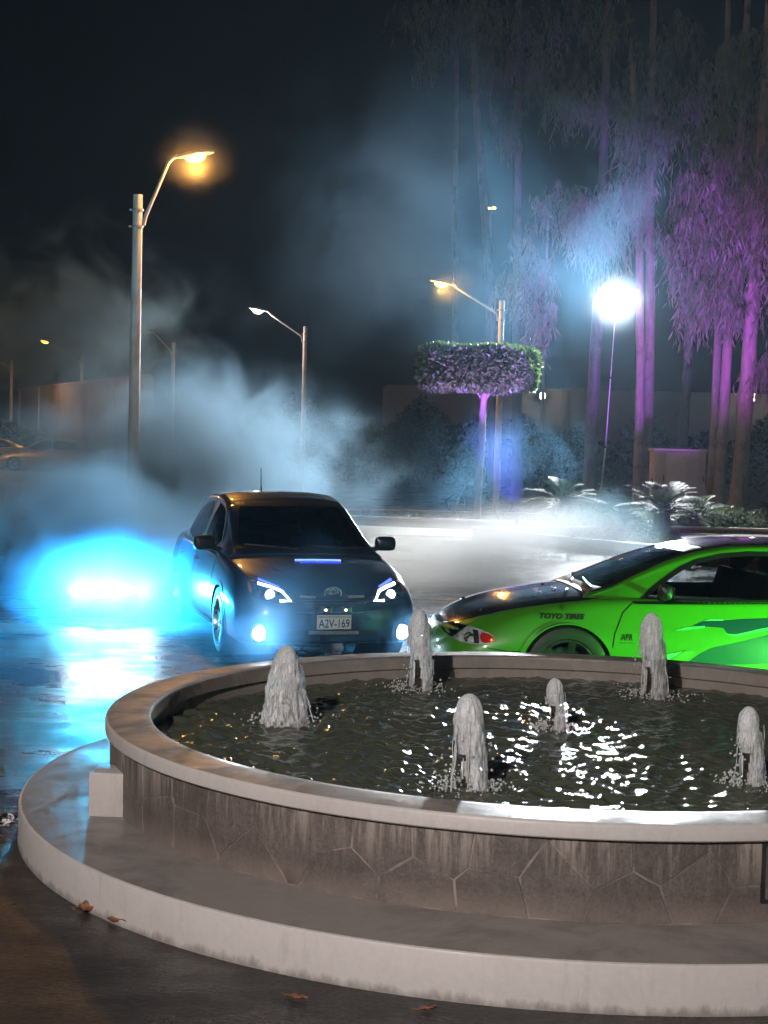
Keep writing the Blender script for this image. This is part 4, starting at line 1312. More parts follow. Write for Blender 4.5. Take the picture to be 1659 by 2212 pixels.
# ------------------------------------------------------------------ parked silver saloons far left
def silver_car(loc, rz, label, detail=True, pc=(0.50, 0.46, 0.40)):
    root = empty('parked_car', loc, rz)
    tag(root, label, 'car', 'pale saloons parked in the background')
    paint = mat_paint('silver_paint', pc, 0.35, 1.0, 0.5)
    body_tab = [(0, .24, .60, .48, .55, .64), (.08, .2, .74, .60, .62, .69), (.25, .2, .84, .72, .72, .78), (.7, .2, .89, .78, .82, .88), (1.3, .2, .90, .80, .90, .97), (2.4, .2, .90, .81, .93, .97), (3.6, .2, .90, .80, .97, 1.02), (4.3, .22, .86, .74, .98, 1.06), (4.75, .28, .74, .62, .92, 1.0), (4.8, .32, .68, .56, .88, .95)]
    house_tab = [(1.1, .92, .75, .72, .95), (1.5, .92, .78, .66, 1.16), (1.95, .92, .79, .60, 1.37), (2.5, .92, .79, .58, 1.46), (3.1, .94, .785, .575, 1.45), (3.6, .96, .77, .565, 1.36), (4.05, .98, .74, .56, 1.19), (4.4, .99, .70, .58, 1.07)]
    w1 = chaikin([(1.55, .95), (1.95, 1.27), (2.2, 1.36), (2.5, 1.375), (2.5, .95)], 1)
    w2 = chaikin([(2.6, .95), (2.6, 1.375), (3.0, 1.365), (3.45, 1.27), (3.85, 1.05), (3.6, .97)], 1)
    wind = chaikin([(-.64, .985), (-.53, 1.35), (.53, 1.35), (.64, .985)], 1)
    glass = mat_glass('saloon_glass', (0.15, 0.15, 0.15))
    shell(root, body_tab, house_tab, paint, (.95, 3.75), .37, [w1, w2], wind, None, glass)
    for (x, s) in ((.95, 1), (.95, -1), (3.75, 1), (3.75, -1)): make_wheel(root, x, s * .79, .33, .33, s, .21, 5, M_ALLOY, .68)
    for s in (1, -1): mirror(root, 1.6, s * .98, 1.02, s, paint, .2, .14)
    bb = body_loft(body_tab); vb = BVHTree.FromBMesh(bb); bb.free()
    for s, fr in ((-1, SIDE_N), (1, SIDE_P)):
        patch('headlamp', vb, chaikin([(.06, .60), (.10, .68), (.42, .76), (.45, .72), (.25, .62)], 1), fr, M_SILVERBOWL, root, .006, (), .03, .01)
        seam('panel_gap', vb, [(1.36, .25), (1.38, .6), (1.5, .92)], fr, root, .012); seam('panel_gap', vb, [(2.55, .24), (2.55, .93)], fr, root, .012)
    return root
silver_car((-17.05, 68.0, 0.40), R(2), 'pale silver saloon parked side-on on the terrace at far left')
silver_car((-21.3, 72.0, 0.40), R(12), 'pale saloon cut by the left edge, parked behind the side-on silver saloon', pc=(0.42, 0.40, 0.37))
silver_car((-5.0, 55.0, 0.0), R(176), 'pale saloon half hidden in the smoke behind the dark car', pc=(0.50, 0.47, 0.43))
# ================================================================== LAMPS
M_POLE = mat_plain('concrete_pole', (0.58, 0.52, 0.45), 0.6, var=0.18, scale=4.0, bumpk=0.25)
M_GALV = mat_plain('galvanised_arm', (0.40, 0.37, 0.35), 0.45, 0.3, 0.2, 6.0)
SODIUM = (1.0, 0.44, 0.075); COOLW = (1.0, 0.91, 0.88)
M_SOD = mat_emit('sodium_lens', (1.0, 0.46, 0.06), 14.0)
M_COOL = mat_emit('white_lens', (1.0, 0.92, 0.72), 26.0)
M_OFF = mat_plain('unlit_lens', (0.25, 0.24, 0.22), 0.2)

def at(px, py, Y):
    """point of the place at depth Y that the photograph shows at (px, py) of a 1659 x 2212 picture"""
    d = _fw + _r2 * ((px - 829.5) / 3350.0) - _u2 * ((py - 1106.0) / 3350.0)
    t = Y / d.y
    return Vector((d.x * t, Y, 2.0 + d.z * t))

def street_lamp(x, y, z_top, head, lit, label, watts=None, rad=0.078, z0=0.0, cat='street lamp', group='street lamps on concrete poles'):
    root = empty('street_lamp', (x, y, z0))
    tag(root, label, cat, group)
    hx, hz = head[0] - x, head[1] - z0
    dirx = 1 if hx > 0 else -1
    zt = z_top - z0
    MB().tube([(0, 0, -0.05), (0, 0, zt * .5), (0, 0, zt)], [rad * 1.35, rad * 1.15, rad], 18).build('pole', M_POLE, root, 40)
    for dz in (-.25, -.52):
        MB().lathe([(rad + .004, -.018), (rad + .022, -.018), (rad + .022, .018), (rad + .004, .018)], 18, closed=True, M=Matrix.Translation((0, 0, zt + dz))).box(-rad - .055, -rad - .01, -.02, .02, zt + dz - .015, zt + dz + .015).build('clamp_band', M_GALV, root, 40)
    ax, az = hx - dirx * .10, hz + .02
    p0 = (dirx * (rad + .02), 0, zt - .50); p1 = (dirx * (rad + .06), 0, zt - .33)
    elbow = (hx - dirx * .26, 0, hz - .11)
    MB().tube([p0, p1, (p1[0] * .5 + elbow[0] * .5, 0, p1[2] * .5 + elbow[2] * .5), elbow, (hx - dirx * .19, 0, hz - .035), (ax, 0, az)], [.030, .030, .029, .028, .027, .025], 10).build('arm', M_GALV, root, 50)
    # cobra head: flattened tapering shell
    b = MB(); n = 16; rows = []
    prof = [(-.14, .030, .028), (-.05, .055, .05), (.06, .10, .072), (.22, .125, .075), (.38, .105, .060), (.48, .05, .03), (.50, .005, .004)]
    tilt = R(10)
    vs = []
    for (t, w, h) in prof:
        for j in range(n):
            a = 2 * PI * j / n
            zz = h * math.sin(a); zz = zz if zz > 0 else zz * .35
            vs.append((hx + dirx * (t * math.cos(tilt) - zz * math.sin(tilt)), w * math.cos(a), hz + t * math.sin(tilt) + zz * math.cos(tilt)))
    fs = [(i * n + j, i * n + (j + 1) % n, (i + 1) * n + (j + 1) % n, (i + 1) * n + j) for i in range(len(prof) - 1) for j in range(n)]
    fs += [tuple(range(n))]
    hd = b.add(vs, fs).build('lamp_head', M_GALV, root, 50)
    L = MB()
    vs = []; k = 18
    for ring in (0, 1, 2):
        for j in range(k):
            a = 2 * PI * j / k
            s = (1, .78, .4)[ring]; dz = (-.010, -.085, -.125)[ring]
            t = .18 + .19 * s * math.cos(a); w = .105 * s * math.sin(a)
            vs.append((hx + dirx * (t * math.cos(tilt) - dz * math.sin(tilt)), w, hz + t * math.sin(tilt) + dz * math.cos(tilt)))
    fs = [(r * k + j, r * k + (j + 1) % k, (r + 1) * k + (j + 1) % k, (r + 1) * k + j) for r in (0, 1) for j in range(k)] + [tuple(2 * k + j for j in range(k))]
    L.add(vs, fs).build('lens', {'s': M_SOD, 'w': M_COOL, None: M_OFF}[lit], hd, 60)
    if lit:
        bpy.context.view_layer.update()
        p = root.matrix_world @ Vector((hx + dirx * .18, 0, hz - .17))
        d = bpy.data.lights.new('lamp_light', 'POINT'); d.energy = watts or P_STREET; d.color = SODIUM if lit == 's' else COOLW; d.shadow_soft_size = .10
        lo = bpy.data.objects.new('lamp_light', d); COL.objects.link(lo); lo.parent = root; lo.location = (hx + dirx * .20, 0, hz - .20)
    return root

street_lamp(-4.17, 25.68, 5.98, (-3.42, 6.62), 's', 'tall concrete street lamp with orange light nearest the camera, left of the dark car', watts=300)
street_lamp(-2.80, 52.5, 5.87, (-4.25, 6.36), 'w', 'slim street lamp with white light standing above the dark car roof', rad=.07)
street_lamp(3.00, 41.5, 5.87, (1.55, 6.28), 's', 'orange street lamp whose pole stands behind the topiary tree', rad=.075, watts=420)
street_lamp(-8.68, 63.0, 5.87, (-9.65, 6.27), None, 'unlit street lamp half hidden behind the tall near lamp post', rad=.07)
street_lamp(-14.72, 75.0, 5.87, (-16.35, 6.50), 's', 'small distant orange street lamp above the silver saloon', rad=.07, z0=.40, watts=350)
street_lamp(-19.82, 82.0, 5.85, (-21.6, 6.40), None, 'unlit far street lamp pole at the left edge', rad=.07, z0=.40)
bl = street_lamp(-5.6, -5.0, 6.6, (-4.2, 7.1), 'w', 'white street lamp behind the camera that lights the fountain front', watts=P_BEHIND, rad=.085, group='street lamps outside the picture')
street_lamp(-21.5, 57.0, 5.87, (-20.0, 6.40), 's', 'street lamp beyond the left edge that lights the parked saloons', rad=.07, watts=1100, group='street lamps outside the picture')
# far lamps seen between the trees, wall globes
def far_lamp(p, label):
    root = empty('mast_lamp', (p.x, p.y, 0)); tag(root, label, 'mast lamp', 'two tiny mast lamps between the tree trunks')
    MB().tube([(0, 0, 0), (0, 0, p.z - .1)], [.10, .05], 8).build('mast', M_GALV, root, 50)
    MB().box(-.26, .26, -.12, .12, p.z - .10, p.z + .06, bev=.03).build('lamp_box', M_DARK, root, 40)
    MB().box(-.20, -.02, -.13, -.121, p.z - .07, p.z + .02).box(.03, .20, -.13, -.121, p.z - .05, p.z + .04).build('lens', M_SOD, root)
far_lamp(at(1061, 450, 70), 'tiny amber mast lamp high between the trunks, left one of two')
far_lamp(at(1184, 467, 70), 'tiny amber mast lamp high between the trunks, right one of two')
def wall_globe(p, label):
    root = empty('wall_lamp', p); tag(root, label, 'wall lamp', 'oval wall lamps on the perimeter wall')
    MB().lathe([(0, .02), (.17, .02), (.19, .05), (.19, .10), (0, .10)], 20, axis='y').build('backplate', M_DARK, root, 40)
    b = MB().lathe([(0, -.20), (.10, -.17), (.165, -.08), (.17, .02)], 20, axis='y').build('globe', mat_emit('globe_glass', (1.0, .88, .60), 9.0), root, 60)
    b.scale = (.82, 1, 1.25)
    d = bpy.data.lights.new('globe_light', 'POINT'); d.energy = 35; d.color = (1, .82, .55); d.shadow_soft_size = .15
    o = bpy.data.objects.new('globe_light', d); COL.objects.link(o); o.parent = root; o.location = (0, -.45, 0)
wall_globe(at(1172, 855, 74.5), 'small oval wall lamp beside the topiary crown')
wall_globe(at(1626, 858, 74.5), 'small oval wall lamp at the right edge behind the trunks')

# ------------------------------------------------------------------ tripod floodlight
def floodlight():
    base = Vector((6.02, 43.1, .0)); top = at(1331, 652, 43.0)
    root = empty('flood_light', base)
    tag(root, 'blazing white floodlight panel on a thin leaning tripod mast', 'floodlight')
    t = top - base
    MB().tube([(0, 0, .9), t * .34, t * .35], [.022, .022, .022], 8).tube([t * .34, t * .66], .017, 8).tube([t * .65, t * .985], .012, 8).build('mast', M_GALV, root, 60)
    for f in (.34, .655): MB().lathe([(.03, -.03), (.032, 0), (.03, .03)], 10, M=Matrix.Translation(t * f)).build('mast_collar', M_DARK, root, 40)
    for a in (100, 220, 340):
        MB().tube([(0.01, 0, .95), (.55 * math.cos(R(a)), .55 * math.sin(R(a)), .17)], .014, 6).tube([(0, 0, .35), (.28 * math.cos(R(a)), .28 * math.sin(R(a)), .56)], .010, 6).build('leg', M_GALV, root, 60)
    aim = (Vector((-0.6, 4.0, -0.6)) - top).normalized()
    q = aim.to_track_quat('-Z', 'Y')
    M_ = Matrix.Translation(t) @ q.to_matrix().to_4x4()
    # square-ish head with clipped corners: housing, cooling fins, lens
    octo = [(.40, -.20), (.40, .22), (.22, .42), (-.22, .42), (-.42, .20), (-.42, -.10), (-.28, -.42), (.24, -.42)]
    def slab(P, z0, z1, nm, mat, par):
        n = len(P)
        vs = [M_ @ Vector((x, y, z0)) for x, y in P] + [M_ @ Vector((x, y, z1)) for x, y in P]
        fs = [tuple(range(n - 1, -1, -1)), tuple(range(n, 2 * n))] + [(i, (i + 1) % n, n + (i + 1) % n, n + i) for i in range(n)]
        return MB().add(vs, fs).build(nm, mat, par)
    hd = slab([(x * 1.06, y * 1.06) for x, y in octo], -.03, .12, 'lamp_head', M_DARK, root)
    for k in range(-3, 4): slab([(k * .10 - .012, -.36), (k * .10 + .012, -.36), (k * .10 + .012, .36), (k * .10 - .012, .36)], .12, .19, 'cooling_fin', M_DARK, hd)
    slab([(x * .98, y * .98) for x, y in octo], -.045, -.031, 'lens', mat_emit('floodlight_lens', (.95, .98, 1.0), 300.0), hd)
    spot('flood_beam', top + aim * .10, Vector((-0.6, 6.0, -0.6)), P_FLOOD, (.90, .96, 1.0), 104, .7, .38, root)
floodlight()

# ------------------------------------------------------------------ coloured show lights on the ground
def led_uplight(loc, target, watts, col, cone, label, lens_strength=20.0, rad=.08, spill=None):
    root = empty('led_uplight', loc)
    tag(root, label, 'LED light', 'coloured LED lights on the ground')
    v = (Vector(target) - Vector(loc) - Vector((0, 0, .18))).normalized()
    M_ = Matrix.Translation((0, 0, .18)) @ v.to_track_quat('-Z', 'Y').to_matrix().to_4x4()
    b = MB().lathe([(0, .13), (.07, .13), (.10, .06), (.115, -.02), (.120, -.06), (.108, -.062), (.104, -.03)], 24, M=M_).build('can', M_DARK, root, 40)
    MB().lathe([(0, -.050), (.06, -.048), (.104, -.036)], 24, M=M_).build('lens', mat_emit('led_lens', col, lens_strength), b, 60)
    MB().tube([(.135, 0, .18), (.135, 0, .02), (0, .10, .012), (-.135, 0, .02), (-.135, 0, .18)], .010, 6).tube([(0, -.16, .012), (0, .16, .012)], .012, 6).build('stand', M_DARK, root, 50)
    p = Vector(loc) + Vector((0, 0, .18)) + v * .085
    spot('led_beam', p, target, watts, col, cone, .6, rad, root)
    return root
PURP = (0.36, 0.08, 1.0); MAG = (0.68, 0.08, 1.0)
led_uplight((3.0, 33.9, 0.16), (2.15, 38.0, 4.0), 13000, (0.33, 0.13, 1.0), 34, 'purple LED can in the wedge bed aimed at the topiary tree', 6.0)
led_uplight((5.2, 26.6, 0.0), (7.6, 46.5, 6.6), P_PURPLE, PURP, 26, 'purple LED can behind the green coupe aimed at the tree trunks', 6.0)
led_uplight((7.4, 27.5, .16), (10.2, 45, 6.6), P_PURPLE * .28, MAG, 25, 'magenta LED can behind the green coupe aimed at the rightmost trunks', 6.0)
led_uplight((4.35, 10.35, 0), (2.4, 11.7, .45), P_GREEN, (0.14, 1.0, 0.12), 110, 'green LED can on the ground right of the fountain aimed at the green coupe', 6.0, .06)
# cyan show light left of the dark car
def cyan_light():
    loc = Vector((-3.0, 16.7, 0))
    root = empty('led_floodlight', loc)
    tag(root, 'glaring cyan LED floodlight on the wet ground left of the dark car', 'LED light')
    v = Vector((0.50, -1.0, 0.03)).normalized(); v2 = Vector((1.0, -0.15, 0.12)).normalized()
    M_ = Matrix.Translation((0, 0, .34)) @ v.to_track_quat('-Z', 'Y').to_matrix().to_4x4() @ Matrix.Diagonal((2.6, .6, 1, 1))
    h = MB().lathe([(0, .12), (.09, .11), (.14, .06), (.155, 0), (.16, -.03), (.15, -.03), (.145, -.015)], 32, M=M_).build('housing', M_DARK, root, 40)
    MB().lathe([(0, -.06), (.06, -.055), (.11, -.04), (.145, -.015)], 32, M=M_).build('lens', mat_emit('cyan_lens', (.45, .93, 1.0), 14.0), h, 60)
    MB().tube([(-.36, .02, .34), (-.36, .03, .02), (.36, .03, .02), (.36, .02, .34)], .012, 6).build('bracket', M_DARK, root, 50)
    p = loc + Vector((0, 0, .34)) + v * .16
    d = bpy.data.lights.new('cyan_beam', 'POINT'); d.energy = P_CYAN; d.color = (0.0, 0.54, 1.0); d.shadow_soft_size = .12
    lo = bpy.data.objects.new('cyan_beam', d); COL.objects.link(lo); lo.parent = root; lo.location = Vector((0, 0, .36)) + v * .22
    d = bpy.data.lights.new('cyan_core', 'POINT'); d.energy = 44; d.color = (1.0, .92, .80); d.shadow_soft_size = .10
    for dx in (-.32, 0.0, .34):
        lo = bpy.data.objects.new('cyan_core', d); COL.objects.link(lo); lo.parent = root; lo.location = Vector((dx, 0, .36)) + v * .26
cyan_light()

# ================================================================== WALLS, CABINET, HEDGES
M_WALL = mat_plain('rendered_wall', (0.46, 0.38, 0.33), 0.8, var=0.18, scale=0.6, bumpk=0.2)
def wall(a, b, h, label, n_post, M_WALL=M_WALL):
    a = Vector(a); b = Vector(b); d = (b - a); L = d.length; ang = math.atan2(d.y, d.x)
    root = empty('perimeter_wall', (a.x, a.y, 0), ang)
    tag(root, label, 'wall')
    MB().box(0, L, 0, .22, -.05, h).build('wall_panel', M_WALL, root)
    MB().box(-.03, L + .03, -.04, .26, h, h + .09, bev=.01).build('wall_cap', M_WALL, root)
    for i in range(n_post):
        x = L * i / max(1, n_post - 1)
        MB().box(x - .2, x + .2, -.07, .30, -.05, h - .01).build('pilaster', M_WALL, root)
wall((-20.2, 85.5), (-9.7, 62.3), 4.45, 'long pinkish perimeter wall behind the silver saloons', 6)
wall((0.0, 75.2), (30, 75.2), 4.75, 'dim perimeter wall behind the eucalyptus trunks', 8, mat_plain('dimmed_render', (0.17, 0.15, 0.145), 0.85, var=0.18, scale=0.6, bumpk=0.2))  # same wall colour darkened, so the dim light is in the render

M_CAB = mat_plain('beige_cabinet', (0.45, 0.33, 0.24), 0.5, var=0.12, scale=3.0, bumpk=0.1)
def cabinet():
    root = empty('utility_cabinet', (7.98, 42.0, .17))
    tag(root, 'beige metal utility cabinet standing among the trunks behind the cycads', 'cabinet')
    MB().box(-.70, .70, 0, .75, .38, 1.80, bev=.015).build('cabinet_body', M_CAB, root, 40)
    MB().box(-.74, .74, -.04, .79, 1.805, 1.88, bev=.02).build('cabinet_roof', M_CAB, root, 40)
    MB().box(-.66, .66, .03, .72, -.05, .375).build('plinth', M_CAB, root)
    for x0, x1 in ((-.685, -.385), (-.375, .685)):
        d = MB().box(x0, x1, -.018, -.002, .42, 1.77, bev=.005).build('cabinet_door', M_CAB, root, 40)
        MB().box(x1 - .06, x1 - .04, -.04, -.018, 1.0, 1.16).build('door_handle', M_DARK, d)
    MB().box(-.73, -.70, .1, .2, .95, 1.05).build('side_lock', M_DARK, root)
cabinet()

def mat_foliage(name, c0, c1, trans=0.25, rough=0.5):
    m, nt, out = new_mat(name)
    n = noise_tex(nt, pos(nt), 1.6, 4, 0.6)
    r = nt.nodes.new('ShaderNodeNewGeometry').outputs['Random Per Island']
    c = mix_rgb(nt, maprange(nt, math_n(nt, 'ADD', math_n(nt, 'MULTIPLY', n, .6), math_n(nt, 'MULTIPLY', r, .5)), .25, .8, 0, 1), c0, c1)
    p = nt.nodes.new('ShaderNodeBsdfPrincipled'); nt.links.new(c, p.inputs['Base Color']); p.inputs['Roughness'].default_value = rough
    t = nt.nodes.new('ShaderNodeBsdfTranslucent'); nt.links.new(c, t.inputs[0])
    mx = nt.nodes.new('ShaderNodeMixShader'); mx.inputs[0].default_value = trans
    nt.links.new(p.outputs[0], mx.inputs[1]); nt.links.new(t.outputs[0], mx.inputs[2]); nt.links.new(mx.outputs[0], out.inputs['Surface'])
    return m
M_EUC = mat_foliage('eucalyptus_leaves', (0.09, 0.11, 0.06), (0.20, 0.21, 0.13))
M_TOP = mat_foliage('topiary_leaves', (0.045, 0.10, 0.02), (0.11, 0.18, 0.045))
M_HEDGE = mat_foliage('hedge_leaves', (0.02, 0.035, 0.015), (0.05, 0.07, 0.03))
M_CYC = mat_foliage('cycad_fronds', (0.025, 0.045, 0.016), (0.06, 0.08, 0.03), .15, .65)
M_COVER = mat_foliage('pale_shrub_leaves', (0.08, 0.12, 0.05), (0.22, 0.26, 0.15))
def mat_bark(name, c0, c1):
    m, nt, out = new_mat(name)
    oc = objco(nt)
    n = noise_tex(nt, mapping(nt, oc, (1, 1, .25)), 7.0, 6, .65, .6)
    n2 = noise_tex(nt, oc, 1.6, 4, .6)
    c = mix_rgb(nt, maprange(nt, n, .35, .65, 0, 1), c0, c1)
    c = mix_rgb(nt, maprange(nt, n2, .56, .68, 0, .7), c, tuple(x * .35 for x in c0))
    principled(nt, out, **{'Base Color': c, 'Roughness': .8, 'Normal': bump(nt, n, .5, .03)})
    return m
M_BARK = mat_bark('pale_bark', (0.17, 0.125, 0.09), (0.30, 0.235, 0.175))
M_BARK2 = mat_bark('grey_bark', (0.07, 0.06, 0.055), (0.15, 0.125, 0.11))

def hedge(x0, x1, y, h, n, label, seed):
    g4 = np.random.default_rng(seed)
    X = g4.uniform(x0, x1, n)
    hh = h * (0.82 + 0.22 * np.sin(X * 1.7 + seed) * np.sin(X * .53 + 2 * seed) + g4.uniform(-.06, .06, n))
    Z = hh * np.sqrt(g4.uniform(0.0, 1, n)); Yv = y + g4.normal(0, .30, n) * (1.2 - .5 * Z / h)
    C = np.column_stack([X - x0, Yv - y, Z])
    D = unit(np.column_stack([g4.normal(0, .7, n), g4.normal(-.3, .7, n), g4.normal(.3, .6, n)]))
    V, F = leaf_quads(C, D, side_of(D, g4), g4.uniform(.14, .30, n), g4.uniform(.08, .15, n))
    root = empty('hedge', (x0, y, 0)); tag(root, label, 'hedge')
    link('foliage', np_mesh('foliage', V, F), M_HEDGE, root)
    mb = MB()
    for k in range(int((x1 - x0) / 1.1)):
        xx = .5 + k * 1.1; mb.tube([(xx, 0, 0), (xx + .1, .05, h * .55)], [.05, .02], 6)
    tag(mb.build('stems', M_BARK2, root), kind='stuff')
hedge(5.5, 25, 69, 3.3, 15000, 'dark tall hedge in front of the dim wall behind the trunks', 1)
hedge(-6.6, 5.2, 70, 3.9, 12000, 'dark hedge behind the topiary tree and white street lamp', 2)
hedge(-21, -9.5, 79, 2.6, 8000, 'dark hedge along the foot of the pinkish wall', 3)

# ================================================================== TREES
def trunk_pts(pxs, Y, z0=0.0, ztop=None):
    pts = [at(x, y, Y) for x, y in pxs]
    b = pts[-1] + (pts[-1] - pts[-2]) * ((pts[-1].z - z0) / max(1e-3, (pts[-2].z - pts[-1].z)))
    t0 = pts[0]
    out = pts + [Vector((b.x, Y, z0 - .1))]
    if ztop and ztop > t0.z:
        d = (pts[0] - pts[1]); k = (ztop - t0.z) / max(.1, d.z)
        out = [t0 + Vector((d.x * k * .6, .0, ztop - t0.z))] + out
    return out[::-1]     # from the foot up

def strands(regions, g, leaves=13, ll=(.22, .42), wd=(.035, .060)):
    """drooping twigs: regions = list of (centre, radii, count)"""
    Cs = []; Ds = []; Ls = []; Ws = []
    tw = MB()
    for (c, r, n) in regions:
        c = np.array(c); r = np.array(r)
        nc = max(3, n // 9)
        cc = np.array([c + unit(g.normal(size=3)) * g.uniform(.1, 1) ** .5 * r for _ in range(nc)])
        for i in range(int(n * 1.35)):
            a = cc[g.integers(nc)] + g.normal(0, .17, 3) * (r * .6 + .35)
            L = g.uniform(.35, 1.25)
            hd = g.uniform(0, 2 * PI); out = np.array([math.cos(hd), math.sin(hd), 0]) * g.uniform(.15, .55)
            k = leaves
            t = np.linspace(0, 1, k)
            P = a + np.outer(t, out) * L + np.outer(-t ** 1.5, [0, 0, 1]) * L + np.outer(np.sin(t * 3), [0, 0, .05])
            if i % 3 == 0: tw.tube([P[0], P[k // 2], P[-1]], [.007, .005, .003], 3, cap=False)
            d = unit(np.column_stack([g.normal(0, .33, k), g.normal(0, .33, k), -np.ones(k)]))
            Cs.append(P); Ds.append(d); Ls.append(g.uniform(*ll, k)); Ws.append(g.uniform(*wd, k))
    C = np.vstack(Cs); D = np.vstack(Ds)
    V, F = leaf_quads(C, D, side_of(D, g), np.concatenate(Ls), np.concatenate(Ws))
    return V, F, tw

def eucalyptus(pxs, Y, w, label, regions=(), ztop=17.0, mat=None, seed=0, branches=(), z0=0.0, leaves=13):
    pts = trunk_pts(pxs, Y, z0, ztop)
    base = Vector((pts[0].x, pts[0].y, 0))
    root = empty('eucalyptus_tree', base); tag(root, label, 'tree', 'tall eucalyptus trees on the right')
    g = np.random.default_rng(500 + seed)
    # resample the trunk finely with slight waviness, tapering
    P = [p - base for p in pts]
    zs = [p.z for p in P]; H = zs[-1]
    q = np.linspace(zs[0], H, 26)
    X = np.interp(q, zs, [p.x for p in P]) + np.cumsum(g.normal(0, .008, 26)); Yy = np.cumsum(g.normal(0, .015, 26))
    rad = w / 2 * (1.08 - .55 * (q - zs[0]) / H); rad[0] *= 1.35; rad[1] *= 1.12
    rad = rad * (1 + g.normal(0, .025, 26))
    tr = MB().tube([(x, y, z) for x, y, z in zip(X, Yy, q)], list(rad), 14)
    tk = tr.build('trunk', mat or M_BARK, root, 60)
    for (z0_, tgt, r0) in branches:
        a = Vector((float(np.interp(z0_, q, X)), 0, z0_)); b = Vector(tgt) - base
        m = (a + b) / 2 + Vector((0, 0, .35))
        MB().tube([a, a * .65 + m * .35 + Vector((0, 0, .1)), m, b * .7 + m * .3, b], [r0, r0 * .8, r0 * .6, r0 * .4, r0 * .2], 7).build('branch', mat or M_BARK, root, 60)
    if regions:
        V, F, tw = strands([((Vector(c) - base)[:], r, n) for (c, r, n) in regions], g, leaves)
        cr = link('crown', np_mesh('crown', V, F), M_EUC, root)
        tag(tw.build('twigs', M_BARK2, cr), kind='stuff')
    return root

eucalyptus([(1030, 250), (1052, 520), (1064, 800), (1066, 1050)], 60, .42, 'thin leaning eucalyptus trunk left of the street lamp behind the topiary', [(at(1010, 40, 60), (2.3, 2, 1.6), 90), (at(1090, 150, 60), (1.6, 1.5, 1.3), 60)], seed=1, mat=M_BARK2, ztop=20)
eucalyptus([(1122, 100), (1121, 480), (1118, 900)], 62, .40, 'straight thin eucalyptus trunk above the hanging green branch', [(at(1180, 60, 62), (2.3, 2, 2.4), 120), (at(1110, 250, 62), (1.0, 1.4, 1.0), 40)], seed=2, mat=M_BARK2, ztop=21)
eucalyptus([(1296, 560), (1286, 800), (1274, 1050)], 50, .42, 'grey eucalyptus trunk left of the floodlight mast', [(at(1130, 560, 46), (.9, 1.0, 1.25), 70), (at(1165, 650, 45), (.75, .8, .9), 55), (at(1240, 430, 47), (1.0, 1.0, .9), 60), (at(1290, 120, 50), (2.0, 2, 2.2), 130)], seed=3, mat=M_BARK2, branches=[(8.3, at(1180, 500, 46), .06), (9.5, at(1240, 400, 47), .07)])
eucalyptus([(1370, 300), (1380, 550), (1384, 800), (1377, 1075)], 47, .30, 'slim purple-lit eucalyptus trunk right beside the floodlight', [(at(1330, 430, 46), (1.5, 1.2, 1.2), 150), (at(1270, 480, 46), (.9, .9, .9), 60), (at(1400, 280, 46.5), (.75, .8, 1.3), 80)], seed=4, ztop=13.5, branches=[(10.2, at(1300, 380, 46), .06), (11.0, at(1400, 250, 46.5), .05)])
eucalyptus([(1408, 300), (1406, 700), (1396, 1075)], 50, .34, 'stout beige eucalyptus trunk behind the purple-lit one', [(at(1460, 150, 50), (2.4, 2, 2.2), 150), (at(1500, 420, 49), (1.0, 1.2, 1.6), 70)], seed=5, branches=[(12.5, at(1470, 200, 50), .08)])
eucalyptus([(1497, 560), (1486, 800), (1474, 960)], 62, .42, 'dim eucalyptus trunk rising behind the beige cabinet', [(at(1500, 640, 60), (.9, 1, 1.1), 45)], seed=6, mat=M_BARK2)
eucalyptus([(1553, 600), (1544, 850), (1534, 1080)], 48, .28, 'beige eucalyptus trunk at the right side of the cabinet', [(at(1530, 560, 46.5), (1.2, 1.1, 1.7), 200), (at(1480, 520, 46.5), (.6, .8, 1.4), 60)], seed=7, branches=[(10.5, at(1520, 480, 46.5), .06)])
eucalyptus([(1580, 600), (1566, 850), (1552, 1080)], 46, .32, 'purple-lit eucalyptus trunk second from the right edge', [(at(1590, 380, 46), (1.5, 1.3, 2.1), 230), (at(1560, 640, 45.5), (.7, .8, .8), 60)], seed=8, branches=[(11, at(1590, 330, 46), .07)])
eucalyptus([(1630, 560), (1612, 850), (1592, 1090)], 45, .44, 'thick magenta-lit eucalyptus trunk nearest the right edge', [(at(1640, 480, 44.5), (1.1, 1.1, 2.5), 230), (at(1620, 180, 45), (1.8, 1.6, 2.0), 170), (at(1655, 780, 44.5), (.5, .7, 1.0), 50)], seed=9, branches=[(10, at(1650, 420, 44.5), .08)])
eucalyptus([(985, 420), (984, 700), (980, 950)], 76, .36, 'faint distant eucalyptus trunk in the haze left of the lamp', [(at(960, 60, 76), (3.4, 2, 3.0), 100)], seed=10, mat=M_BARK2, ztop=21)

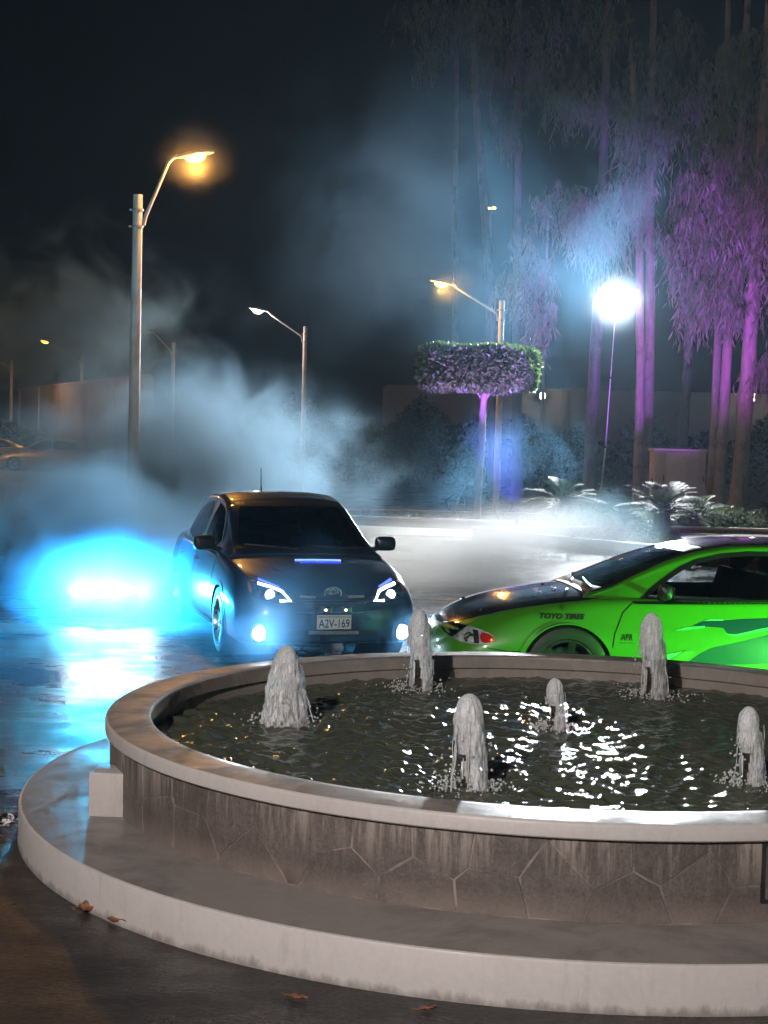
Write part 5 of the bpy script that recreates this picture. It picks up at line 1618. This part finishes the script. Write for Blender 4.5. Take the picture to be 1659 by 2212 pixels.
# ------------------------------------------------------------------ topiary tree
def topiary():
    base = Vector((2.28, 38.5, .16))
    root = empty('topiary_tree', base); tag(root, 'clipped drum-shaped topiary tree on a bare pale trunk, purple light on its side', 'tree')
    g = np.random.default_rng(77)
    q = [(0, 0, -.1), (.02, 0, .6), (.06, .02, 1.3), (.10, 0, 2.0), (.10, 0, 2.6), (.13, 0, 3.25)]
    MB().tube(q, [.13, .105, .095, .09, .09, .08], 12).build('trunk', M_BARK, root, 60)
    MB().tube([(.10, 0, 2.85), (.20, 0, 3.05), (.34, .05, 3.35)], [.04, .035, .03], 8).tube([(.10, 0, 2.95), (0, 0, 3.1), (-.15, .05, 3.35)], [.04, .035, .03], 8).build('branch', M_BARK, root, 60)
    c = np.array([-.06, 0, 3.74]); rx, rz = 1.44, .50
    n = 17000
    u = g.uniform(0, 2 * PI, n); s = g.uniform(-1, 1, n)
    side = g.random(n) < .62
    rr = np.where(side, 1.0, np.sqrt(g.uniform(0, 1, n)))
    zz = np.where(side, s * .92, np.where(g.random(n) < .6, 1, -1))
    # rounded drum with lumps
    cor = np.where(side, 1 - .10 * np.abs(s) ** 5, 1)
    lump = 1 + .035 * np.sin(u * 5 + 1) + .03 * np.sin(u * 9 + s * 4) + .02 * np.sin(u * 17)
    zl = 1 + .05 * np.sin(rr * np.cos(u) * 6) + .05 * np.sin(rr * np.sin(u) * 5 + 2) 
    zz = np.where(side, zz, zz * (1 - .18 * np.maximum(0, rr - .75) / .25))
    depth = 1 - np.abs(g.normal(0, .035, n))
    C = np.column_stack([rx * rr * cor * lump * np.cos(u) * depth, rx * rr * cor * lump * np.sin(u) * depth, rz * zz * zl * depth]) + c
    Nn = unit(np.column_stack([np.where(side, np.cos(u), .1 * np.cos(u)), np.where(side, np.sin(u), .1 * np.sin(u)), np.where(side, s * .3, np.sign(zz))]))
    D = unit(Nn * .55 + g.normal(0, .6, (n, 3)))
    V, F = leaf_quads(C, D, side_of(D, g), g.uniform(.08, .17, n), g.uniform(.06, .11, n))
    # dark core of twigs behind the leaves
    mb = MB().lathe([(0, -rz * .80), (rx * .80, -rz * .80), (rx * .90, -rz * .5), (rx * .91, rz * .5), (rx * .82, rz * .84), (0, rz * .86)], 40, M=Matrix.Translation(Vector(c)))
    cr = link('crown', np_mesh('crown', V, F), M_TOP, root)
    mb.build('crown_core', M_HEDGE, cr, 50)
topiary()

# ------------------------------------------------------------------ cycads and shrubs
def cycad(x, y, z0, th, R_, nf, label, seed, tr_=.16):
    g = np.random.default_rng(seed)
    root = empty('cycad', (x, y, z0)); tag(root, label, 'cycad', 'cycads in the bed by the cabinet')
    prof = []
    for i in range(9):
        t = i / 8; prof.append((tr_ * (1.05 - .15 * t + .05 * (i % 2)), t * th))
    MB().lathe([(0, 0)] + prof + [(0, th + .04)], 16).build('trunk', M_BARK2, root, 30)
    V = []; F = []
    tw = MB()
    for k in range(nf):
        a = 2 * PI * k / nf * 2.4 + g.uniform(-.2, .2)
        el = R(g.uniform(12, 78)); L = R_ * g.uniform(.85, 1.12)
        m = 14
        t = np.linspace(0, 1, m)
        horiz = L * (t * math.cos(el) + .22 * t ** 2); zz = th + L * (t * math.sin(el) - .62 * t ** 2 * (1 - .35 * math.sin(el)))
        P = np.column_stack([horiz * math.cos(a), horiz * math.sin(a), zz])
        tw.tube([P[0], P[5], P[9], P[-1]], [.012, .009, .006, .003], 4, cap=False)
        side = np.array([-math.sin(a), math.cos(a), 0])
        for sgn in (-1, 1):
            q = np.linspace(.12, 1, 30)
            B = np.column_stack([np.interp(q, t, P[:, j]) for j in range(3)])
            T = unit(np.gradient(B, axis=0))
            D = unit(sgn * side * .95 + T * .55 + np.array([0, 0, .22]) + g.normal(0, .06, (30, 3)))
            ln = .24 * R_ * np.sin(np.pi * (q * .85 + .12)) ** .7
            N = unit(np.cross(D, np.cross(D, side * .2 + np.array([0, 0, 1]))))
            v, f = leaf_quads(B, D, unit(T + .1), ln, np.full(30, .022))
            F.append(f + sum(len(x_) for x_ in V)); V.append(v)
    cr = link('crown', np_mesh('crown', np.vstack(V), np.vstack(F)), M_CYC, root)
    tag(tw.build('frond_stems', M_CYC, cr), kind='stuff')
cycad(4.25, 36.9, .17, .45, 1.05, 38, 'cycad with arching fronds left of the floodlight tripod', 1)
cycad(6.35, 35.4, .16, .42, 1.15, 40, 'largest dark-trunked cycad in front of the beige cabinet', 2, .2)
cycad(5.30, 34.2, .16, .12, .62, 22, 'low young cycad at the kerb between the two larger cycads', 3)
cycad(7.35, 36.4, .16, .25, .95, 26, 'cycad just right of the large one, fronds over the cabinet foot', 4)
cycad(10.3, 41.0, .17, .25, .8, 22, 'small dim cycad by the rightmost trunks', 5)
def shrub(x, y, z0, rx, ry, rz, n, label, seed):
    g = np.random.default_rng(seed)
    root = empty('shrub', (x, y, z0)); tag(root, label, 'shrub', 'pale low shrubs round the cycads')
    p = unit(g.normal(size=(n, 3))); p[:, 2] = np.abs(p[:, 2])
    k = (1 + .22 * np.sin(p[:, 0] * 7 + seed) * np.sin(p[:, 1] * 6) + .15 * np.sin(p[:, 0] * 17 + p[:, 1] * 13)) * g.uniform(.72, 1.02, n)
    C = p * np.array([rx, ry, rz]) * k[:, None]
    D = unit(p * .7 + g.normal(0, .6, (n, 3)))
    V, F = leaf_quads(C, D, side_of(D, g), g.uniform(.06, .12, n), g.uniform(.03, .055, n))
    link('foliage', np_mesh('foliage', V, F), M_COVER, root)
    mb = MB()
    for i in range(14):
        a = g.uniform(0, 2 * PI); mb.tube([(0, 0, -.03), (rx * .4 * math.cos(a), ry * .4 * math.sin(a), rz * .5), (rx * .75 * math.cos(a), ry * .75 * math.sin(a), rz * .7)], [.014, .01, .005], 5)
    tag(mb.build('stems', M_BARK2, root), kind='stuff')
shrub(5.05, 35.6, .16, .95, .6, .36, 3600, 'pale low shrub between the left cycad and the young cycad', 21)
shrub(8.0, 37.4, .17, 1.2, .7, .42, 4200, 'pale low shrub right of the large cycad under the cabinet', 22)
shrub(6.0, 37.6, .17, .8, .6, .30, 2400, 'pale low shrub at the foot of the floodlight tripod', 23)
shrub(9.8, 38.6, .17, 1.0, .6, .36, 2400, 'dim low shrub beneath the purple-lit trunks', 24)

# ------------------------------------------------------------------ motorcycle in the haze behind the topiary trunk
def motorcycle():
    root = empty('motorcycle', (2.75, 44.9, 0), R(4)); tag(root, 'dark motorcycle parked side-on in the haze behind the topiary trunk', 'motorcycle')
    for x in (-.66, .68):
        w = MB().lathe([(.245, -.035), (.275, -.055), (.30, -.03), (.305, 0), (.30, .03), (.275, .055), (.245, .035)], 36, axis='y', M=Matrix.Translation((x, 0, .305)), closed=True).build('wheel', M_TYRE, root, 40)
        b = MB()
        for k in range(10):
            a = PI * k / 5
            b.tube([(x, 0, .305), (x + .25 * math.cos(a), 0, .305 + .25 * math.sin(a))], .006, 4)
        b.lathe([(.235, -.03), (.25, 0), (.235, .03)], 30, axis='y', M=Matrix.Translation((x, 0, .305))).lathe([(.10, -.02), (.10, .02)], 16, axis='y', M=Matrix.Translation((x, 0, .305))).build('rim', M_ALLOY, w, 40)
    MB().tube([(-.66, .07, .305), (-.38, .07, .95)], .022, 8).tube([(-.66, -.07, .305), (-.38, -.07, .95)], .022, 8).build('fork', M_CHROME, root, 60)
    MB().tube([(-.40, 0, .92), (-.05, 0, .50), (.28, 0, .45), (.35, 0, .72), (-.34, 0, .82)], .024, 8).tube([(.28, .06, .42), (.68, .06, .305)], .022, 8).tube([(.28, -.06, .42), (.68, -.06, .305)], .022, 8).tube([(.35, 0, .72), (.85, 0, .80)], .02, 8).build('frame', M_DARK, root, 60)
    MB().lathe([(0, -.30), (.10, -.26), (.15, -.08), (.14, .14), (.07, .28), (0, .30)], 18, axis='x', M=Matrix.Translation((-.10, 0, .86))).build('fuel_tank', mat_paint('tank_paint', (.03, .03, .04)), root, 60)
    MB().box(.12, .80, -.13, .13, .80, .88, bev=.035).build('saddle', M_SEAT, root, 50)
    MB().box(-.18, .24, -.15, .15, .30, .60, bev=.04).box(-.10, .06, -.13, .13, .58, .70, bev=.02).build('engine', M_GUN, root, 40)
    MB().tube([(-.10, -.14, .52), (-.22, -.17, .30), (.1, -.19, .24), (.45, -.19, .30), (.86, -.19, .40)], [.022, .022, .025, .04, .05], 10).build('exhaust', M_CHROME, root, 60)
    MB().tube([(-.26, .36, 1.04), (-.36, .18, 1.06), (-.38, 0, 1.0), (-.36, -.18, 1.06), (-.26, -.36, 1.04)], .014, 8).build('handlebar', M_CHROME, root, 60)
    MB().lathe([(0, -.09), (.085, -.09), (.09, -.04), (.06, .06), (0, .08)], 18, axis='x', M=Matrix.Translation((-.48, 0, .90))).build('headlamp', M_CHROME, root, 40)
    MB().box(.60, .92, -.07, .07, .58, .62, bev=.01).build('mudguard', M_DARK, root, 40)
motorcycle()

# ================================================================== SMOKE AND HAZE
def mat_smoke(name, dens, scale, edge=.55, step=.7, detail=3.0, amt=1.0, col=(.80, .90, 1.0), aniso=.35, seed=0.0, stretch=(1, 1, 1), bias=0.0):
    m, nt, out = new_mat(name)
    oc = objco(nt)
    ln = nt.nodes.new('ShaderNodeVectorMath'); ln.operation = 'LENGTH'; nt.links.new(oc, ln.inputs[0])
    fall = maprange(nt, ln.outputs['Value'], 1.0, 1.0 - edge, 0, 1, True)
    p = mapping(nt, pos(nt), stretch, (seed * 7.3, seed * 3.1, seed * 5.7))
    n = noise_tex(nt, p, scale, detail, .62, .9)
    # billows: falloff eaten away by noise
    e = math_n(nt, 'ADD', fall, math_n(nt, 'MULTIPLY', math_n(nt, 'SUBTRACT', n, .52 - bias), 2.6 * amt))
    e = math_n(nt, 'MULTIPLY', maprange(nt, e, .25, 1.35, 0, 1, True), fall)
    d = math_n(nt, 'MULTIPLY', e, dens)
    v = nt.nodes.new('ShaderNodeVolumePrincipled')
    v.inputs['Color'].default_value = (*col, 1)
    v.inputs['Anisotropy'].default_value = aniso
    nt.links.new(d, v.inputs['Density'])
    nt.links.new(v.outputs[0], out.inputs['Volume'])
    m.cycles.volume_step_rate = step if hasattr(m, 'cycles') and hasattr(m.cycles, 'volume_step_rate') else 1.0
    return m

def smoke(c, r, dens, scale, label, lean=0.0, **kw):
    bm = bmesh.new(); bmesh.ops.create_uvsphere(bm, u_segments=24, v_segments=14, radius=1.0)
    me = bpy.data.meshes.new('smoke'); bm.to_mesh(me); bm.free()
    o = link('smoke', me, mat_smoke('smoke', dens, scale, **kw), None, c)
    o.scale = r
    o.rotation_euler = (0, R(lean), 0)
    return tag(o, label, 'smoke', kind='stuff')

BLU = (.26, .62, 1.0); PALE = (.47, .76, 1.0)
smoke((-3.5, 27.0, 1.1), (4.6, 4.6, 2.9), 1.0, .75, 'billowing white-blue tyre smoke behind the lamp post', seed=1, amt=1.3, bias=.06, aniso=.55, col=PALE, edge=.75, step=.4, detail=5.0)
smoke((-4.6, 20.8, .55), (4.4, 4.4, 1.85), 2.2, .65, 'low blue tyre smoke spreading over the ground at left', seed=2, amt=1.1, col=(.36, .70, 1.0), edge=.85, aniso=.5)
smoke((-7.0, 35, 4.3), (4.6, 4.0, 3.5), .85, .60, 'thin grey smoke wisps above the parked saloons', seed=3, amt=1.5, col=(.60, .84, .95), edge=.9)
smoke((1.8, 38, 8.4), (9.0, 7.0, 9.0), .036, .30, 'thin blue smoke spread high between the lamps and the trees', seed=23, amt=.95, col=BLU, edge=.95)
smoke((-.6, 36, 7.2), (4.2, 3.5, 7.6), .050, .42, 'faint blue-grey smoke plume leaning up past the lamps', lean=26, seed=19, amt=1.4, col=(.42, .70, 1.0), edge=.95, stretch=(1, 1, .85), detail=4.5)
smoke((.9, 21.8, .25), (2.2, 2.2, 1.0), .70, 1.3, 'white ground smoke beside the right wing of the dark car', seed=5, amt=.85, col=(.90, .89, .86), bias=.28, edge=.7, aniso=.55, detail=4.5, step=.5)
smoke((2.3, 22.4, .32), (2.2, 2.2, 1.15), .75, 1.3, 'dense white ground smoke between the dark car and the green coupe', seed=16, amt=.85, col=(.86, .91, .95), bias=.28, edge=.7, aniso=.55, detail=4.5, step=.5)
smoke((3.35, 23.6, .55), (1.35, 1.6, 1.25), .80, 1.3, 'thick blue-white puff of smoke over the green coupe bonnet', seed=6, amt=1.2, col=(.50, .80, 1.0), edge=.7, bias=.1, aniso=.3, step=.4, detail=4.5)
smoke((-1.10, 13.25, .34), (1.05, .8, .55), .75, 1.3, 'thin blue smoke veil at the left fog lamp of the dark car', seed=7, amt=.7, col=BLU, edge=.9)
smoke((.35, 13.55, .30), (.8, .7, .45), .6, 1.3, 'thin blue smoke veil at the right fog lamp of the dark car', seed=11, amt=.7, col=BLU, edge=.9)
smoke((-3.6, 11.6, .25), (2.6, 4.6, .65), .12, .6, 'faint mist lying on the wet ground left of the fountain', seed=8, amt=1.0, col=BLU, edge=.9)
smoke((.6, 35.0, 1.5), (6.6, 4.6, 2.5), .12, .50, 'blue mist drifting before the topiary trunk', seed=9, amt=1.3, col=BLU, edge=.9)
smoke((-2.6, 16.2, .36), (2.6, 2.1, 1.0), 1.8, .9, 'cyan-lit smoke swirling round the cyan floodlight', seed=10, amt=.8, col=BLU, edge=.98)
smoke((6.25, 42.3, 6.15), (2.1, 1.5, 2.1), .036, .5, 'thin bright mist added for the halo round the floodlight head', seed=12, amt=.1, col=(.8, .9, 1.0), edge=1.0)  # added volume, gives the floodlight its halo
smoke((-3.25, 25.5, 6.5), (1.2, 1.1, 1.1), .16, .8, 'thin mist added for the amber halo round the near street lamp head', seed=13, amt=.4, col=(.9, .9, .9), edge=1.0)  # added so the near lamp gets an orange glow round its head
smoke((1.75, 41.3, 6.25), (1.2, 1.1, 1.1), .10, .8, 'thin mist added for the amber halo round the lamp head left of the topiary', seed=14, amt=.4, col=(.9, .9, .9), edge=1.0)  # halo of this lamp, made with an extra patch of mist
smoke((-.7, 13.0, .62), (1.9, .75, 1.0), .22, .9, 'faint blue smoke film before the dark car', seed=17, amt=.9, col=BLU, edge=.9)
# even haze round the whole place
hz = MB().box(-152, 152, -92, 212, -1.0, 24.0).build('haze', None)
m, nt, out = new_mat('night_haze')
v = nt.nodes.new('ShaderNodeVolumePrincipled')
v.inputs['Color'].default_value = (.55, .78, 1.0, 1); v.inputs['Density'].default_value = 0.0005; v.inputs['Anisotropy'].default_value = .45
nt.links.new(v.outputs[0], out.inputs['Volume'])
hz.data.materials.append(m)
tag(hz, 'thin night haze hanging over the whole forecourt', 'haze', kind='stuff')
